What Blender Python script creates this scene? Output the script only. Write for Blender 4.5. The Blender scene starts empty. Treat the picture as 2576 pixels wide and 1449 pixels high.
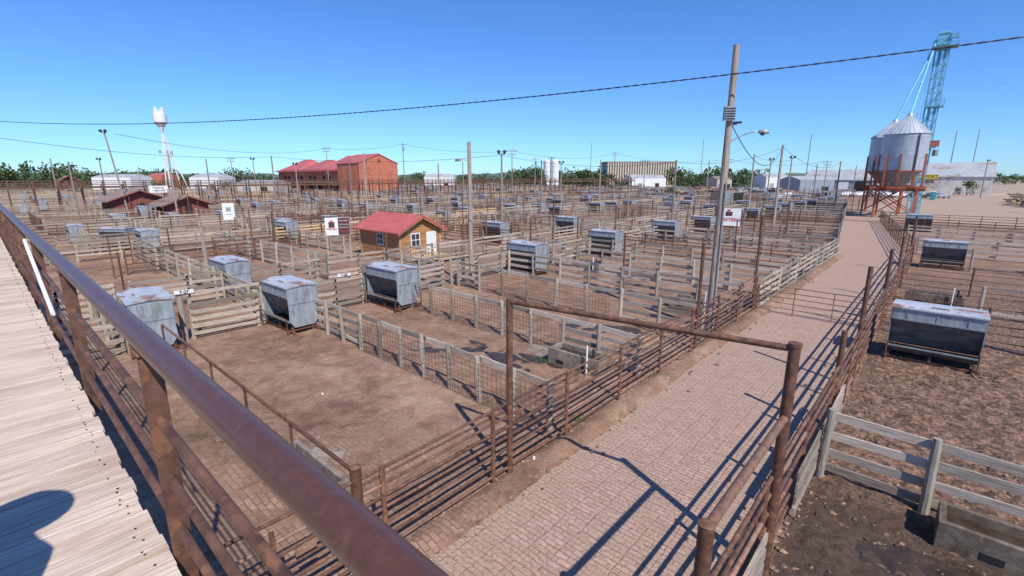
import bpy, math, random
from mathutils import Vector, Matrix, noise as mn
R=random.Random(7)
sc=bpy.context.scene
C42,S42=math.cos(math.radians(42)),math.sin(math.radians(42))
def place(tn,D):   # survey: offset ratio and forward distance from the catwalk -> yard coordinates
    return (D*(C42*tn-S42), D*(S42*tn+C42))

# ---------------------------------------------------------------- materials
def new_mat(name):
    m=bpy.data.materials.new(name); m.use_nodes=True
    nt=m.node_tree; b=nt.nodes["Principled BSDF"]
    return m,nt,b
def N(nt,t,**k):
    n=nt.nodes.new(t)
    for a,v in k.items(): setattr(n,a,v)
    return n
def ramp(nt,stops,interp='LINEAR'):
    r=N(nt,'ShaderNodeValToRGB'); cr=r.color_ramp; cr.interpolation=interp
    while len(cr.elements)<len(stops): cr.elements.new(.5)
    for e,(p,c) in zip(cr.elements,stops):
        e.position=p; e.color=(c[0],c[1],c[2],1) if not isinstance(c,(int,float)) else (c,c,c,1)
    return r
def noise(nt,vec,scale,detail=6,rough=.6,dist=0):
    n=N(nt,'ShaderNodeTexNoise'); n.inputs['Scale'].default_value=scale
    n.inputs['Detail'].default_value=detail; n.inputs['Roughness'].default_value=rough
    n.inputs['Distortion'].default_value=dist
    nt.links.new(vec,n.inputs['Vector']); return n.outputs['Fac']
def mixc(nt,f,a,b,mode='MIX'):
    m=N(nt,'ShaderNodeMix',data_type='RGBA',blend_type=mode)
    L=nt.links
    if isinstance(f,(int,float)): m.inputs[0].default_value=f
    else: L.new(f,m.inputs[0])
    for i,v in ((6,a),(7,b)):
        if isinstance(v,tuple): m.inputs[i].default_value=(*v,1)
        else: L.new(v,m.inputs[i])
    return m.outputs[2]
def mth(nt,op,a,b=0.5,clamp=False):
    m=N(nt,'ShaderNodeMath',operation=op); m.use_clamp=clamp
    for i,v in ((0,a),(1,b)):
        if isinstance(v,(int,float)): m.inputs[i].default_value=v
        else: nt.links.new(v,m.inputs[i])
    return m.outputs[0]
def mapr(nt,v,a,b,c=0,d=1):
    m=N(nt,'ShaderNodeMapRange'); nt.links.new(v,m.inputs[0])
    for i,x in ((1,a),(2,b),(3,c),(4,d)): m.inputs[i].default_value=x
    return m.outputs[0]
def bumpn(nt,b,h,strength,dist=.02):
    bp=N(nt,'ShaderNodeBump'); bp.inputs['Strength'].default_value=strength; bp.inputs['Distance'].default_value=dist
    nt.links.new(h,bp.inputs['Height']); nt.links.new(bp.outputs[0],b.inputs['Normal'])
def mat(name,c1,c2,scale=6,stretch=(1,1,1),rough=.85,metal=0,bump=.3,tint=.35,patch=None,pscale=2,plo=.55,phi=.62,bdist=.01,pstretch=None):
    m,nt,b=new_mat(name); L=nt.links
    tc=N(nt,'ShaderNodeTexCoord'); mp=N(nt,'ShaderNodeMapping'); mp.inputs['Scale'].default_value=stretch
    L.new(tc.outputs['Object'],mp.inputs[0])
    n=noise(nt,mp.outputs[0],scale,6,.65)
    r=ramp(nt,[(.32,c1),(.68,c2)]); L.new(n,r.inputs[0]); col=r.outputs[0]
    if patch:
        pv=tc.outputs['Object']
        if pstretch:
            m2=N(nt,'ShaderNodeMapping'); m2.inputs['Scale'].default_value=pstretch; L.new(pv,m2.inputs[0]); pv=m2.outputs[0]
        pn=noise(nt,pv,pscale,5,.65,.3); pr=ramp(nt,[(plo,0.),(phi,1.)]); L.new(pn,pr.inputs[0])
        col=mixc(nt,pr.outputs[0],col,patch)
    at=N(nt,'ShaderNodeAttribute',attribute_name='tint')
    f=mth(nt,'MULTIPLY_ADD',at.outputs['Fac'],2*tint); f.node.inputs[2].default_value=1-tint
    cb=N(nt,'ShaderNodeCombineColor')
    for i in range(3): L.new(f,cb.inputs[i])
    col=mixc(nt,1.0,col,cb.outputs[0],'MULTIPLY')
    L.new(col,b.inputs['Base Color']); b.inputs['Roughness'].default_value=rough; b.inputs['Metallic'].default_value=metal
    if bump: bumpn(nt,b,n,bump,bdist)
    return m
M={}
M['woodx']=mat('weathered_wood_x',(.24,.19,.145),(.60,.51,.42),5,(.5,9,9),tint=.42,bump=.6)  # grain along x; colour lightened to make up for weak sun on cross rails
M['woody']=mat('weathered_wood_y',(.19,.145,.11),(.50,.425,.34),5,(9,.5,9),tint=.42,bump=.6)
M['post']=mat('weathered_post_wood',(.19,.16,.125),(.47,.42,.34),5,(9,9,.6),tint=.38,bump=.6)
M['tan']=mat('newer_wood',(.44,.28,.14),(.66,.47,.27),5,(2,2,6),tint=.25,bump=.4)
M['deck']=mat('deck_boards',(.44,.32,.24),(.78,.655,.54),3.2,(15,.6,4),tint=.12,bump=.9,patch=(.40,.255,.165),pscale=1.0,plo=.52,phi=.80,pstretch=(5,1,1))
M['rust']=mat('rusty_pipe',(.075,.033,.02),(.20,.095,.058),9,rough=.65,tint=.3,bump=.3,patch=(.24,.11,.058),pscale=5)
M['rust2']=mat('rusty_light_pipe',(.15,.076,.047),(.30,.17,.115),9,rough=.7,tint=.3,bump=.3)
M['rail']=mat('painted_handrail',(.092,.038,.028),(.122,.052,.038),30,rough=.36,tint=.1,bump=.15,patch=(.15,.075,.048),pscale=26,plo=.56,phi=.74,bdist=.002)
M['galv']=mat('galvanized_sheet',(.24,.28,.31),(.41,.45,.48),2.2,(1.5,1.5,.5),rough=.5,metal=.3,tint=.2,bump=.15,patch=(.165,.15,.13),pscale=1.6,plo=.54,phi=.72,pstretch=(2.5,2.5,.6))
M['lid']=mat('galvanized_lid',(.40,.42,.45),(.60,.62,.65),1.5,rough=.5,metal=.2,tint=.15,bump=.1,patch=(.32,.17,.10),pscale=1.3,plo=.52,phi=.62)
M['hopper']=mat('hopper_dark_sheet',(.045,.05,.055),(.17,.18,.195),2.0,(1,1,2.5),rough=.6,metal=.2,tint=.1,bump=.1)  # sloping feeder sheet, coloured darker than the upright sides
M['conc']=mat('stained_concrete',(.17,.13,.10),(.38,.33,.275),4,tint=.15,bump=.4,patch=(.14,.10,.072),pscale=2,plo=.48,phi=.66)
M['concd']=mat('muddy_concrete',(.12,.085,.06),(.28,.225,.175),4,tint=.15,bump=.4,patch=(.085,.058,.04),pscale=2,plo=.44,phi=.6)
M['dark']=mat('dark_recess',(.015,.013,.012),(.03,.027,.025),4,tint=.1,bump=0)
M['brick']=mat('red_brick',(.42,.13,.07),(.55,.195,.115),1.2,tint=.15,bump=.2,patch=(.32,.12,.08),pscale=.12)
M['hutwall']=mat('dark_red_wall',(.16,.05,.04),(.25,.08,.06),1.2,tint=.15,bump=.2)
M['redroof']=mat('red_metal_roof',(.44,.105,.088),(.56,.155,.13),1.0,rough=.5,tint=.12,bump=.05)
M['cedar']=mat('cedar_siding',(.32,.14,.05),(.54,.27,.11),3,(.6,.6,8),rough=.7,tint=.18,bump=.3)
M['trim']=mat('timber_trim',(.45,.26,.12),(.55,.34,.17),3,tint=.1)
M['white']=mat('white_paint',(.68,.68,.66),(.8,.8,.78),3,tint=.06,bump=.05)
M['glass']=mat('window_glass',(.03,.045,.06),(.06,.08,.1),3,rough=.12,tint=.1,bump=0)
M['pole']=mat('pole_timber',(.22,.165,.125),(.54,.45,.36),4,(10,10,.35),tint=.15,bump=.8,bdist=.02,patch=(.17,.12,.09),pscale=1.2,plo=.5,phi=.75,pstretch=(8,8,.4))
M['fpole']=mat('far_pole_timber',(.2,.16,.13),(.36,.3,.25),4,tint=.3,bump=0)
M['black']=mat('black_cable',(.02,.022,.03),(.04,.042,.05),20,rough=.6,tint=.1,bump=0)
M['blue']=mat('faded_blue_paint',(.10,.33,.46),(.22,.50,.62),2,rough=.6,tint=.25,bump=.1)
M['orange']=mat('orange_red_paint',(.38,.09,.042),(.50,.145,.07),3,rough=.6,tint=.2,bump=.1)
M['silo']=mat('corrugated_silo',(.38,.42,.45),(.54,.58,.61),1.5,(1,1,.5),rough=.45,metal=.25,tint=.14,bump=.05)
M['beige']=mat('beige_concrete',(.42,.36,.28),(.56,.50,.41),.8,tint=.12)
M['rustywhite']=mat('rusty_white_wall',(.5,.47,.42),(.72,.70,.66),.5,(1,1,.3),tint=.08,bump=.1,patch=(.34,.2,.12),pscale=.25,plo=.52,phi=.66)
M['groof']=mat('grey_metal_roof',(.36,.37,.37),(.50,.51,.51),.4,rough=.5,tint=.08,bump=.05,patch=(.33,.26,.21),pscale=.2)
M['shroof']=mat('weathered_shingle',(.20,.13,.105),(.33,.24,.20),2,tint=.15)
M['pvc']=mat('pvc_white',(.75,.75,.74),(.82,.82,.8),3,tint=.05,bump=0)
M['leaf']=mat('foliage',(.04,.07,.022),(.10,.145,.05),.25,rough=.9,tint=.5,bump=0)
M['hill']=mat('hazy_hill',(.12,.18,.17),(.15,.21,.20),.01,rough=.9,tint=.1,bump=0)
M['grass']=mat('green_weed',(.05,.11,.02),(.09,.17,.04),6,tint=.4,bump=0)
M['bark']=mat('bark',(.08,.06,.045),(.14,.11,.08),3,tint=.2)
M['teal']=mat('teal_plastic',(.03,.28,.32),(.05,.34,.38),2,tint=.05,bump=0)
M['carw']=mat('car_paint_white',(.7,.7,.7),(.78,.78,.78),1,rough=.3,tint=.05,bump=0)
M['card']=mat('car_paint_dark',(.06,.07,.09),(.09,.1,.12),1,rough=.3,tint=.1,bump=0)
M['tyre']=mat('tyre_rubber',(.02,.02,.02),(.03,.03,.03),1,tint=.05,bump=0)
M['clod']=mat('dried_mud_clods',(.17,.10,.062),(.37,.235,.155),8,tint=.35,bump=.4)
M['clodw']=mat('wet_mud_clods',(.045,.028,.018),(.17,.105,.07),8,tint=.45,bump=.4)
M['lumber']=mat('stacked_lumber',(.38,.24,.13),(.58,.42,.27),3,tint=.35)
M['cloth']=mat('clothing',(.05,.07,.12),(.08,.1,.16),8,tint=.1,bump=.1)
M['maroon']=mat('sign_maroon',(.09,.03,.035),(.11,.04,.045),3,tint=.05,bump=0)
M['signred']=mat('sign_red',(.5,.04,.03),(.55,.06,.04),3,tint=.05,bump=0)
M['yellow']=mat('sign_yellow',(.7,.5,.03),(.75,.55,.05),3,tint=.05,bump=0)
M['txt']=mat('sign_lettering',(.03,.03,.04),(.05,.05,.06),3,tint=.05,bump=0)

# ---------------------------------------------------------------- mesh builder
class MB:
    def __init__(s): s.v=[];s.f=[];s.t=[];s.m=[];s.mats=[]
    def mi(s,k):
        if k not in s.mats: s.mats.append(k)
        return s.mats.index(k)
    def add(s,vs,fs,k,t=None):
        o=len(s.v); s.v+= [tuple(x) for x in vs]; i=s.mi(k)
        if t is None: t=R.random()
        for f in fs:
            s.f.append(tuple(a+o for a in f)); s.t.append(t); s.m.append(i)
    def box(s,c,d,k,rz=0,t=None):
        x,y,z=d[0]/2,d[1]/2,d[2]/2; ca,sa=math.cos(rz),math.sin(rz)
        vs=[]
        for a,b,e in ((-x,-y,-z),(x,-y,-z),(x,y,-z),(-x,y,-z),(-x,-y,z),(x,-y,z),(x,y,z),(-x,y,z)):
            vs.append((c[0]+a*ca-b*sa,c[1]+a*sa+b*ca,c[2]+e))
        s.add(vs,[(3,2,1,0),(4,5,6,7),(0,1,5,4),(1,2,6,5),(2,3,7,6),(3,0,4,7)],k,t)
    def beam(s,p,q,w,h,k,t=None):
        p,q=Vector(p),Vector(q); d=(q-p).normalized()
        up=Vector((0,0,1)) if abs(d.z)<.95 else Vector((1,0,0))
        sd=d.cross(up).normalized(); u=sd.cross(d).normalized()
        vs=[]
        for e in (p,q):
            for a,b in ((-1,-1),(1,-1),(1,1),(-1,1)): vs.append(e+sd*a*w/2+u*b*h/2)
        s.add(vs,[(0,1,2,3),(7,6,5,4),(1,0,4,5),(2,1,5,6),(3,2,6,7),(0,3,7,4)],k,t)
    def cyl(s,p,q,r,k,n=8,r2=None,t=None,cap=True):
        p,q=Vector(p),Vector(q); d=(q-p).normalized(); r2=r if r2 is None else r2
        up=Vector((0,0,1)) if abs(d.z)<.95 else Vector((1,0,0))
        sd=d.cross(up).normalized(); u=sd.cross(d).normalized()
        vs=[]
        for e,rr in ((p,r),(q,r2)):
            for i in range(n):
                a=2*math.pi*i/n; vs.append(e+sd*math.cos(a)*rr+u*math.sin(a)*rr)
        fs=[(i,(i+1)%n,n+(i+1)%n,n+i) for i in range(n)]
        if cap: fs+= [tuple(range(n-1,-1,-1)),tuple(range(n,2*n))]
        s.add(vs,fs,k,t)
    def poly(s,vs,k,t=None): s.add(vs,[tuple(range(len(vs)))],k,t)
    def build(s,name,parent=None,smooth=False,loc=None):
        me=bpy.data.meshes.new(name); me.from_pydata(s.v,[],s.f)
        for k in s.mats: me.materials.append(M[k])
        me.polygons.foreach_set('material_index',s.m)
        at=me.attributes.new('tint','FLOAT','FACE'); at.data.foreach_set('value',s.t)
        if smooth:
            me.polygons.foreach_set('use_smooth',[True]*len(s.f))
            try: me.set_sharp_from_angle(angle=math.radians(40))
            except Exception: pass
        me.update()
        o=bpy.data.objects.new(name,me); sc.collection.objects.link(o)
        if parent: o.parent=parent
        if loc: o.location=loc
        return o
def inst(name,me,loc,rz=0,scale=(1,1,1)):
    o=bpy.data.objects.new(name,me); o.location=loc; o.rotation_euler=(0,0,rz); o.scale=scale
    sc.collection.objects.link(o); return o
def empty(name,loc=(0,0,0)):
    o=bpy.data.objects.new(name,None); o.location=loc; sc.collection.objects.link(o); return o

# ---------------------------------------------------------------- alley geometry
def shift(y): return -0.125*max(0,y-46)
def AL(y): return -6.1+shift(y)
def AR(y): return -1.35+shift(y)+(0.0 if y<46 else -.012*(y-46))

# ---------------------------------------------------------------- ground
def ground_mat():
    m,nt,b=new_mat('pen_dirt'); L=nt.links
    g=N(nt,'ShaderNodeNewGeometry'); P=g.outputs['Position']
    n1=noise(nt,P,.22,4,.6); n2=noise(nt,P,1.4,6,.7,.4); n3=noise(nt,P,9,6,.75); n4=noise(nt,P,34,3,.7)
    r1=ramp(nt,[(.36,(.125,.068,.041)),(.5,(.285,.165,.105)),(.64,(.44,.285,.195))]); 
    s=mth(nt,'ADD',mth(nt,'MULTIPLY',n1,.45),mth(nt,'ADD',mth(nt,'MULTIPLY',n2,.35),mth(nt,'MULTIPLY',n3,.3)))
    s=mth(nt,'SUBTRACT',s,.05); L.new(s,r1.inputs[0]); col=r1.outputs[0]
    fl=ramp(nt,[(.56,0.),(.64,1.)]); L.new(n4,fl.inputs[0])
    fl2=ramp(nt,[(.46,0.),(.6,1.)]); L.new(n2,fl2.inputs[0])
    col=mixc(nt,mth(nt,'MULTIPLY',mth(nt,'MULTIPLY',fl.outputs[0],fl2.outputs[0]),.6),col,(.58,.44,.33))
    sx=N(nt,'ShaderNodeSeparateXYZ'); L.new(P,sx.inputs[0]); X_,Y_=sx.outputs[0],sx.outputs[1]
    # exposed paving under the dirt in the nearest pen
    bt=N(nt,'ShaderNodeTexBrick'); L.new(P,bt.inputs['Vector'])
    for k,v in (('Scale',1.0),('Mortar Size',.014),('Mortar Smooth',.4),('Brick Width',.24),('Row Height',.12)): bt.inputs[k].default_value=v
    bt.inputs['Color1'].default_value=(.44,.27,.20,1); bt.inputs['Color2'].default_value=(.32,.18,.125,1); bt.inputs['Mortar'].default_value=(.14,.085,.055,1)
    pm=mth(nt,'MULTIPLY',mth(nt,'MULTIPLY',mapr(nt,Y_,7.0,4.5),mapr(nt,X_,-12,-9.5)),mapr(nt,X_,-1.5,-3))
    pr=ramp(nt,[(.44,0.),(.54,1.)]); L.new(n2,pr.inputs[0]); col=mixc(nt,mth(nt,'MULTIPLY',mth(nt,'MULTIPLY',pm,pr.outputs[0]),.75),col,bt.outputs['Color'])
    # urine / water darkened zones
    wz=noise(nt,P,.35,5,.7,.8); wr=ramp(nt,[(.56,0.),(.66,.55)]); L.new(wz,wr.inputs[0]); col=mixc(nt,wr.outputs[0],col,(.12,.066,.042))
    mx=mapr(nt,X_,-1.6,-1.0); wet=mth(nt,'MULTIPLY',mx,mapr(nt,Y_,50,34))
    dk=ramp(nt,[(.42,(.055,.032,.021)),(.50,(.17,.096,.060)),(.58,(.36,.21,.14))]); 
    w2=noise(nt,P,6,7,.8,.6); L.new(w2,dk.inputs[0])
    col=mixc(nt,mth(nt,'MULTIPLY',wet,.9),col,dk.outputs[0])
    col=mixc(nt,mth(nt,'MULTIPLY',mth(nt,'MULTIPLY',mapr(nt,Y_,11.6,10.2),mx),.8),col,(.060,.039,.026))
    ln=N(nt,'ShaderNodeVectorMath',operation='LENGTH'); L.new(P,ln.inputs[0])
    col=mixc(nt,mapr(nt,ln.outputs['Value'],255,330),col,(.13,.15,.08))
    col=mixc(nt,mth(nt,'MULTIPLY',mth(nt,'MULTIPLY',mapr(nt,Y_,84,92),mapr(nt,X_,-16,-11)),.75),col,(.46,.34,.25))
    L.new(col,b.inputs['Base Color']); b.inputs['Roughness'].default_value=.95
    h=mth(nt,'ADD',mth(nt,'MULTIPLY',n3,.6),mth(nt,'MULTIPLY',n2,1.2)); h=mth(nt,'ADD',h,mth(nt,'MULTIPLY',n4,.25))
    bumpn(nt,b,h,.9,.08)
    return m
M['ground']=ground_mat()
def brick_mat():
    m,nt,b=new_mat('brick_paving'); L=nt.links
    g=N(nt,'ShaderNodeNewGeometry'); P=g.outputs['Position']
    wn=N(nt,'ShaderNodeTexNoise'); wn.inputs['Scale'].default_value=1.6; wn.inputs['Detail'].default_value=4; L.new(P,wn.inputs['Vector'])
    wv=N(nt,'ShaderNodeVectorMath',operation='MULTIPLY_ADD'); L.new(wn.outputs['Color'],wv.inputs[0]); wv.inputs[1].default_value=(.13,.13,0); L.new(P,wv.inputs[2])
    bt=N(nt,'ShaderNodeTexBrick'); L.new(wv.outputs[0],bt.inputs['Vector'])
    for k,v in (('Scale',1.0),('Mortar Size',.010),('Mortar Smooth',.5),('Bias',0.),('Brick Width',.22),('Row Height',.11)): bt.inputs[k].default_value=v
    bt.inputs['Color1'].default_value=(.58,.375,.30,1); bt.inputs['Color2'].default_value=(.42,.24,.18,1); bt.inputs['Mortar'].default_value=(.27,.17,.12,1)
    b2=N(nt,'ShaderNodeTexBrick'); L.new(wv.outputs[0],b2.inputs['Vector'])
    for k,v in (('Scale',1.0),('Mortar Size',.026),('Mortar Smooth',1.0),('Brick Width',.44),('Row Height',.22)): b2.inputs[k].default_value=v
    b2.offset=0.0
    n2=noise(nt,P,2.2,7,.75,.5); n3=noise(nt,P,18,5,.75); n1=noise(nt,P,.5,4,.6); n5=noise(nt,P,5,5,.8)
    br=ramp(nt,[(.42,.0),(.60,.85)]); L.new(n5,br.inputs[0])
    jf=mth(nt,'MULTIPLY',b2.outputs['Fac'],br.outputs[0])
    col=mixc(nt,jf,bt.outputs['Color'],(.22,.135,.09))
    dr=ramp(nt,[(.3,(.27,.17,.115)),(.7,(.55,.40,.305))]); L.new(n3,dr.inputs[0])
    sx=N(nt,'ShaderNodeSeparateXYZ'); L.new(P,sx.inputs[0])
    ed=mth(nt,'ABSOLUTE',mth(nt,'ADD',sx.outputs[0],3.75),0); er=mapr(nt,ed,1.1,2.4,0,.3)
    yy=mapr(nt,sx.outputs[1],46,50,1,0)
    mm=mth(nt,'ADD',mth(nt,'ADD',mth(nt,'MULTIPLY',n2,.8),mth(nt,'MULTIPLY',n1,.25)),mth(nt,'MULTIPLY',er,yy))
    mr=ramp(nt,[(.46,.25),(.62,.92)]); L.new(mm,mr.inputs[0])
    col=mixc(nt,mr.outputs[0],col,dr.outputs[0])
    wh=ramp(nt,[(.57,0.),(.65,1.)]); L.new(n3,wh.inputs[0]); col=mixc(nt,mth(nt,'MULTIPLY',wh.outputs[0],.45),col,(.70,.53,.43))
    L.new(col,b.inputs['Base Color']); b.inputs['Roughness'].default_value=.9
    h=mth(nt,'ADD',mth(nt,'MULTIPLY',bt.outputs['Fac'],-.45),mth(nt,'MULTIPLY',n3,.8)); h=mth(nt,'ADD',h,mth(nt,'MULTIPLY',mr.outputs[0],.5)); h=mth(nt,'SUBTRACT',h,mth(nt,'MULTIPLY',jf,.7))
    bumpn(nt,b,h,.8,.03)
    return m
M['paving']=brick_mat()
def mud_mat():
    m,nt,b=new_mat('wet_mud'); L=nt.links
    g=N(nt,'ShaderNodeNewGeometry'); P=g.outputs['Position']; n=noise(nt,P,3,5,.7)
    r=ramp(nt,[(.3,(.03,.02,.014)),(.7,(.08,.053,.037))]); L.new(n,r.inputs[0]); L.new(r.outputs[0],b.inputs['Base Color'])
    rr=ramp(nt,[(.4,.15),(.6,.6)]); L.new(n,rr.inputs[0]); L.new(rr.outputs[0],b.inputs['Roughness']); bumpn(nt,b,n,.4,.03); return m
M['mud']=mud_mat()

g=MB(); S=3500
g.poly([(-S,-S,0),(S,-S,0),(S,S,0),(-S,S,0)],'ground'); g.build('ground')
g=MB()
ys=[-6+2*i for i in range(46)]
for a,b_ in zip(ys,ys[1:]):
    g.poly([(AL(a)+.05,a,.004),(AR(a)-.05,a,.004),(AR(b_)-.05,b_,.004),(AL(b_)+.05,b_,.004)],'paving')
g.build('brick_alley_road')
def _sm(g,name):
    o=g.build(name); o.data.polygons.foreach_set('use_smooth',[True]*len(o.data.polygons)); return o
def relief(name,x0,x1,y0,y1,st,fn):
    nx=int((x1-x0)/st)+1; ny=int((y1-y0)/st)+1; vs=[];fs=[]
    for j in range(ny):
        for i in range(nx):
            x=x0+i*(x1-x0)/(nx-1); y=y0+j*(y1-y0)/(ny-1)
            e=min(x-x0,x1-x,y-y0,y1-y); f=min(1,max(0,e/.3)); vs.append((x,y,.006+f*max(0,fn(x,y))))
    for j in range(ny-1):
        for i in range(nx-1): a=j*nx+i; fs.append((a,a+1,a+nx+1,a+nx))
    g=MB(); g.add(vs,fs,'ground',.5); return _sm(g,name)
def nz(x,y,s,o=0): return mn.noise(Vector((x*s,y*s,o)))
relief('pen_floor_dirt',-21,-6.15,1,18,.09,lambda x,y:.045+.045*nz(x,y,.7)+.035*nz(x,y,2.3,3)+.022*nz(x,y,6,7))
relief('pen_floor_manure',-1.25,10,4,24,.07,lambda x,y:.06+.06*nz(x,y,.9)+.05*nz(x,y,3,3)+.06*max(-.2,nz(x,y,7,7)))
def berm(name,fx,w,side):
    vs=[];fs=[];y=-4;n=7;rows=0
    while y<46:
        for i in range(n):
            u=i/(n-1); x=fx+side*(u*w-.15*w); h=.12*max(0,math.sin(min(1,u*1.0)*math.pi))*(1+.8*nz(x,y,.8,2)+.5*nz(x,y,4,5))
            if i in(0,n-1): h=-.01
            vs.append((x+.04*nz(x,y,3,9),y,max(h,-.01)))
        rows+=1; y+=.12
    for j in range(rows-1):
        for i in range(n-1): a=j*n+i; fs.append((a,a+1,a+n+1,a+n))
    g=MB(); g.add(vs,fs,'ground',.5); _sm(g,name)
berm('dirt_berm',-6.1,.75,1); berm('dirt_berm',-1.4,.6,-1)
def puddle(name,c,rx,ry,rz=0,z=.045):
    g=MB(); vs=[]; n=28
    ph=[R.uniform(0,6.28) for _ in range(4)]
    for i in range(n):
        a=2*math.pi*i/n; k=1+.22*math.sin(2*a+ph[0])+.15*math.sin(3*a+ph[1])+.1*math.sin(5*a+ph[2])+.06*math.sin(9*a+ph[3])
        x,y=rx*k*math.cos(a),ry*k*math.sin(a)
        vs.append((c[0]+x*math.cos(rz)-y*math.sin(rz),c[1]+x*math.sin(rz)+y*math.cos(rz),z))
    g.poly(vs,'mud'); g.build(name)
puddle('mud_puddle',(-10.9,11.6),1.7,.4,-.1,.052); puddle('mud_puddle',(-12.8,10.7),1.4,.4,.6,.052); puddle('mud_puddle',(-9.4,12.2),.9,.35,0,.055)
puddle('mud_puddle',(-9.7,16.7),1.5,.7,.4,.055); puddle('mud_puddle',(1.2,8.4),2.4,1.4,.2,.065); puddle('mud_puddle',(-8.5,21.6),1.2,.5,.1,.012); puddle('mud_puddle',(4,13),2,.5,.3,.05)

g=MB()
def clod(x,y,r,k_='clod',zb=0.0):
    h=r*R.uniform(.35,.7); k=R.uniform(.6,1.4); a0=R.uniform(0,6)
    vs=[]
    for i in range(5):
        a=a0+i*1.2566; q=r*R.uniform(.7,1.2); vs.append((x+q*k*math.cos(a),y+q*math.sin(a),zb))
    vs.append((x+R.uniform(-.3,.3)*r,y+R.uniform(-.3,.3)*r,zb+h))
    g.add(vs,[(i,(i+1)%5,5) for i in range(5)],k_)
for _ in range(2600):
    y=R.uniform(-1,40); s_=R.choice((-1,1)); e=AL(y) if s_<0 else AR(y)
    clod(e+R.gauss(0,.3)-s_*.15,y,R.uniform(.02,.07),zb=.04)
for _ in range(3000): clod(R.uniform(-20,-6.2),R.uniform(2,14),R.uniform(.012,.045),zb=.035)
for _ in range(4500): clod(R.uniform(-1,9),R.uniform(6,24),R.uniform(.02,.08),R.choice(('clodw','clodw','clod')) if R.random()<.7 else 'clodw',zb=.055)
for _ in range(1400): clod(R.uniform(-6,-1.4),R.uniform(2,20),R.uniform(.01,.03))
g.build('dirt_clods')

# ---------------------------------------------------------------- fences
def wood_fence(mb,p0,p1,h=1.35,nr=4,sp=2.3,lod=0,miss=.05,wk=None,postk='post',mesh=None,rw=.15):
    p0,p1=Vector((*p0,0)),Vector((*p1,0)); d=p1-p0; Ln=d.length; d.normalize(); sd=Vector((-d.y,d.x,0))
    if abs(d.x)>abs(d.y) and sd.y<0: sd=-sd      # boards nailed on the north side, posts showing
    if abs(d.x)<=abs(d.y) and sd.x<0: sd=-sd
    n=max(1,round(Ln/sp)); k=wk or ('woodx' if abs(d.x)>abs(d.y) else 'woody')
    for i in range(n+1):
        b=p0+d*(Ln*i/n); l=sd*R.uniform(-.05,.05)+d*R.uniform(-.05,.05)
        if lod==0: mb.cyl(b,b+l+Vector((0,0,h+R.uniform(.0,.14))),.08*R.uniform(.9,1.1),postk,9,.07)
        else: mb.beam(b,b+l+Vector((0,0,h+R.uniform(0,.1))),.12,.12,postk)
    off=sd*(.1 if lod==0 else .08)
    zs=[h-.07-(h-.3)*j/max(1,(nr-1)) for j in range(nr)]
    step=1 if lod==0 else (2 if lod==1 else 4)
    for j,z in enumerate(zs):
        i=0
        while i<n:
            e=min(n,i+step)
            if j==0 or R.random()>miss:
                a=p0+d*(Ln*i/n-.04)+off; c=p0+d*(Ln*e/n+.04)+off
                if mesh and j>0 and mesh[0]<=(Ln*(i+.5)/n)/Ln<=mesh[1]: i=e; continue
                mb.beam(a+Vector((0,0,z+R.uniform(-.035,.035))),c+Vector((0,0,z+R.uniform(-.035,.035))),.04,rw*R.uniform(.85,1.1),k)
            i=e
    if mesh:
        a,c=p0+d*Ln*mesh[0]-off*.8,p0+d*Ln*mesh[1]-off*.8; w=(c-a).length
        for q in range(int(w/.17)+1):
            x=a+d*.17*q; mb.beam(x+Vector((0,0,.06)),x+Vector((0,0,h-.12)),.008,.008,'rust')
        for q in range(8):
            z=.08+q*(h-.22)/7; mb.beam(a+Vector((0,0,z)),c+Vector((0,0,z)),.008,.008,'rust')
def wf(p0,p1,**k):
    g=MB(); wood_fence(g,p0,p1,**k); return g.build('wooden_fence',smooth=False)
def pipe_fence(mb,p0,p1,zs,sp=2.6,r=.03,ph=1.75,pr=.045,k='rust',n=8,posts=True,lod=0):
    p0,p1=Vector((*p0,0)),Vector((*p1,0)); d=p1-p0; Ln=d.length; d.normalize(); m=max(1,round(Ln/sp))
    for z in zs:
        if lod==0:
            za=z
            for i in range(m): 
                zb=z+R.uniform(-.02,.02)
                mb.cyl(p0+d*Ln*i/m+Vector((0,0,za)),p0+d*Ln*(i+1)/m+Vector((0,0,zb)),r*R.uniform(.92,1.06),k if R.random()<.7 else 'rust2',n); za=zb
        else: mb.beam(p0+Vector((0,0,z)),p1+Vector((0,0,z)),r*2,r*2,k)
    if posts:
        for i in range(m+1):
            b=p0+d*Ln*i/m
            if lod==0: mb.cyl(b,b+Vector((0,0,ph)),pr,k,n)
            else: mb.beam(b,b+Vector((0,0,ph)),pr*1.8,pr*1.8,k)

g=MB()
pipe_fence(g,(-6.1,-4),(-6.1,24.05),[1.67,1.36,1.14,.92,.66,.4,.18],sp=2.55,ph=1.7,n=10)
pipe_fence(g,(-6.22,3.2),(-6.22,24.0),[1.44,.78],sp=5,r=.022,posts=False)
for y,h in ((16.8,3.95),(23.7,4.5)): g.cyl((-6.1,y,0),(-6.1,y,h),.06,'rust',12)
g.cyl((-6.1,3.2,0),(-6.1,3.2,1.9),.085,'rust',14); g.cyl((-6.1,3.2,1.9),(-6.1,3.2,1.93),.09,'rust',14,.03)
g.box((-6.02,1.9,.95),(.04,.06,1.3),'rust'); g.box((-5.98,2.3,1.1),(.05,.3,.06),'rust2')
g.build('pipe_fence',smooth=True)
g=MB(); A=Vector((-6.1,6.7,3.82)); B=Vector((-1.3,7.45,3.82))
g.cyl((A.x,A.y,0),A+Vector((0,0,.06)),.065,'rust',16); g.cyl((B.x,B.y,0),B+Vector((0,0,.05)),.08,'rust',16)
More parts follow.
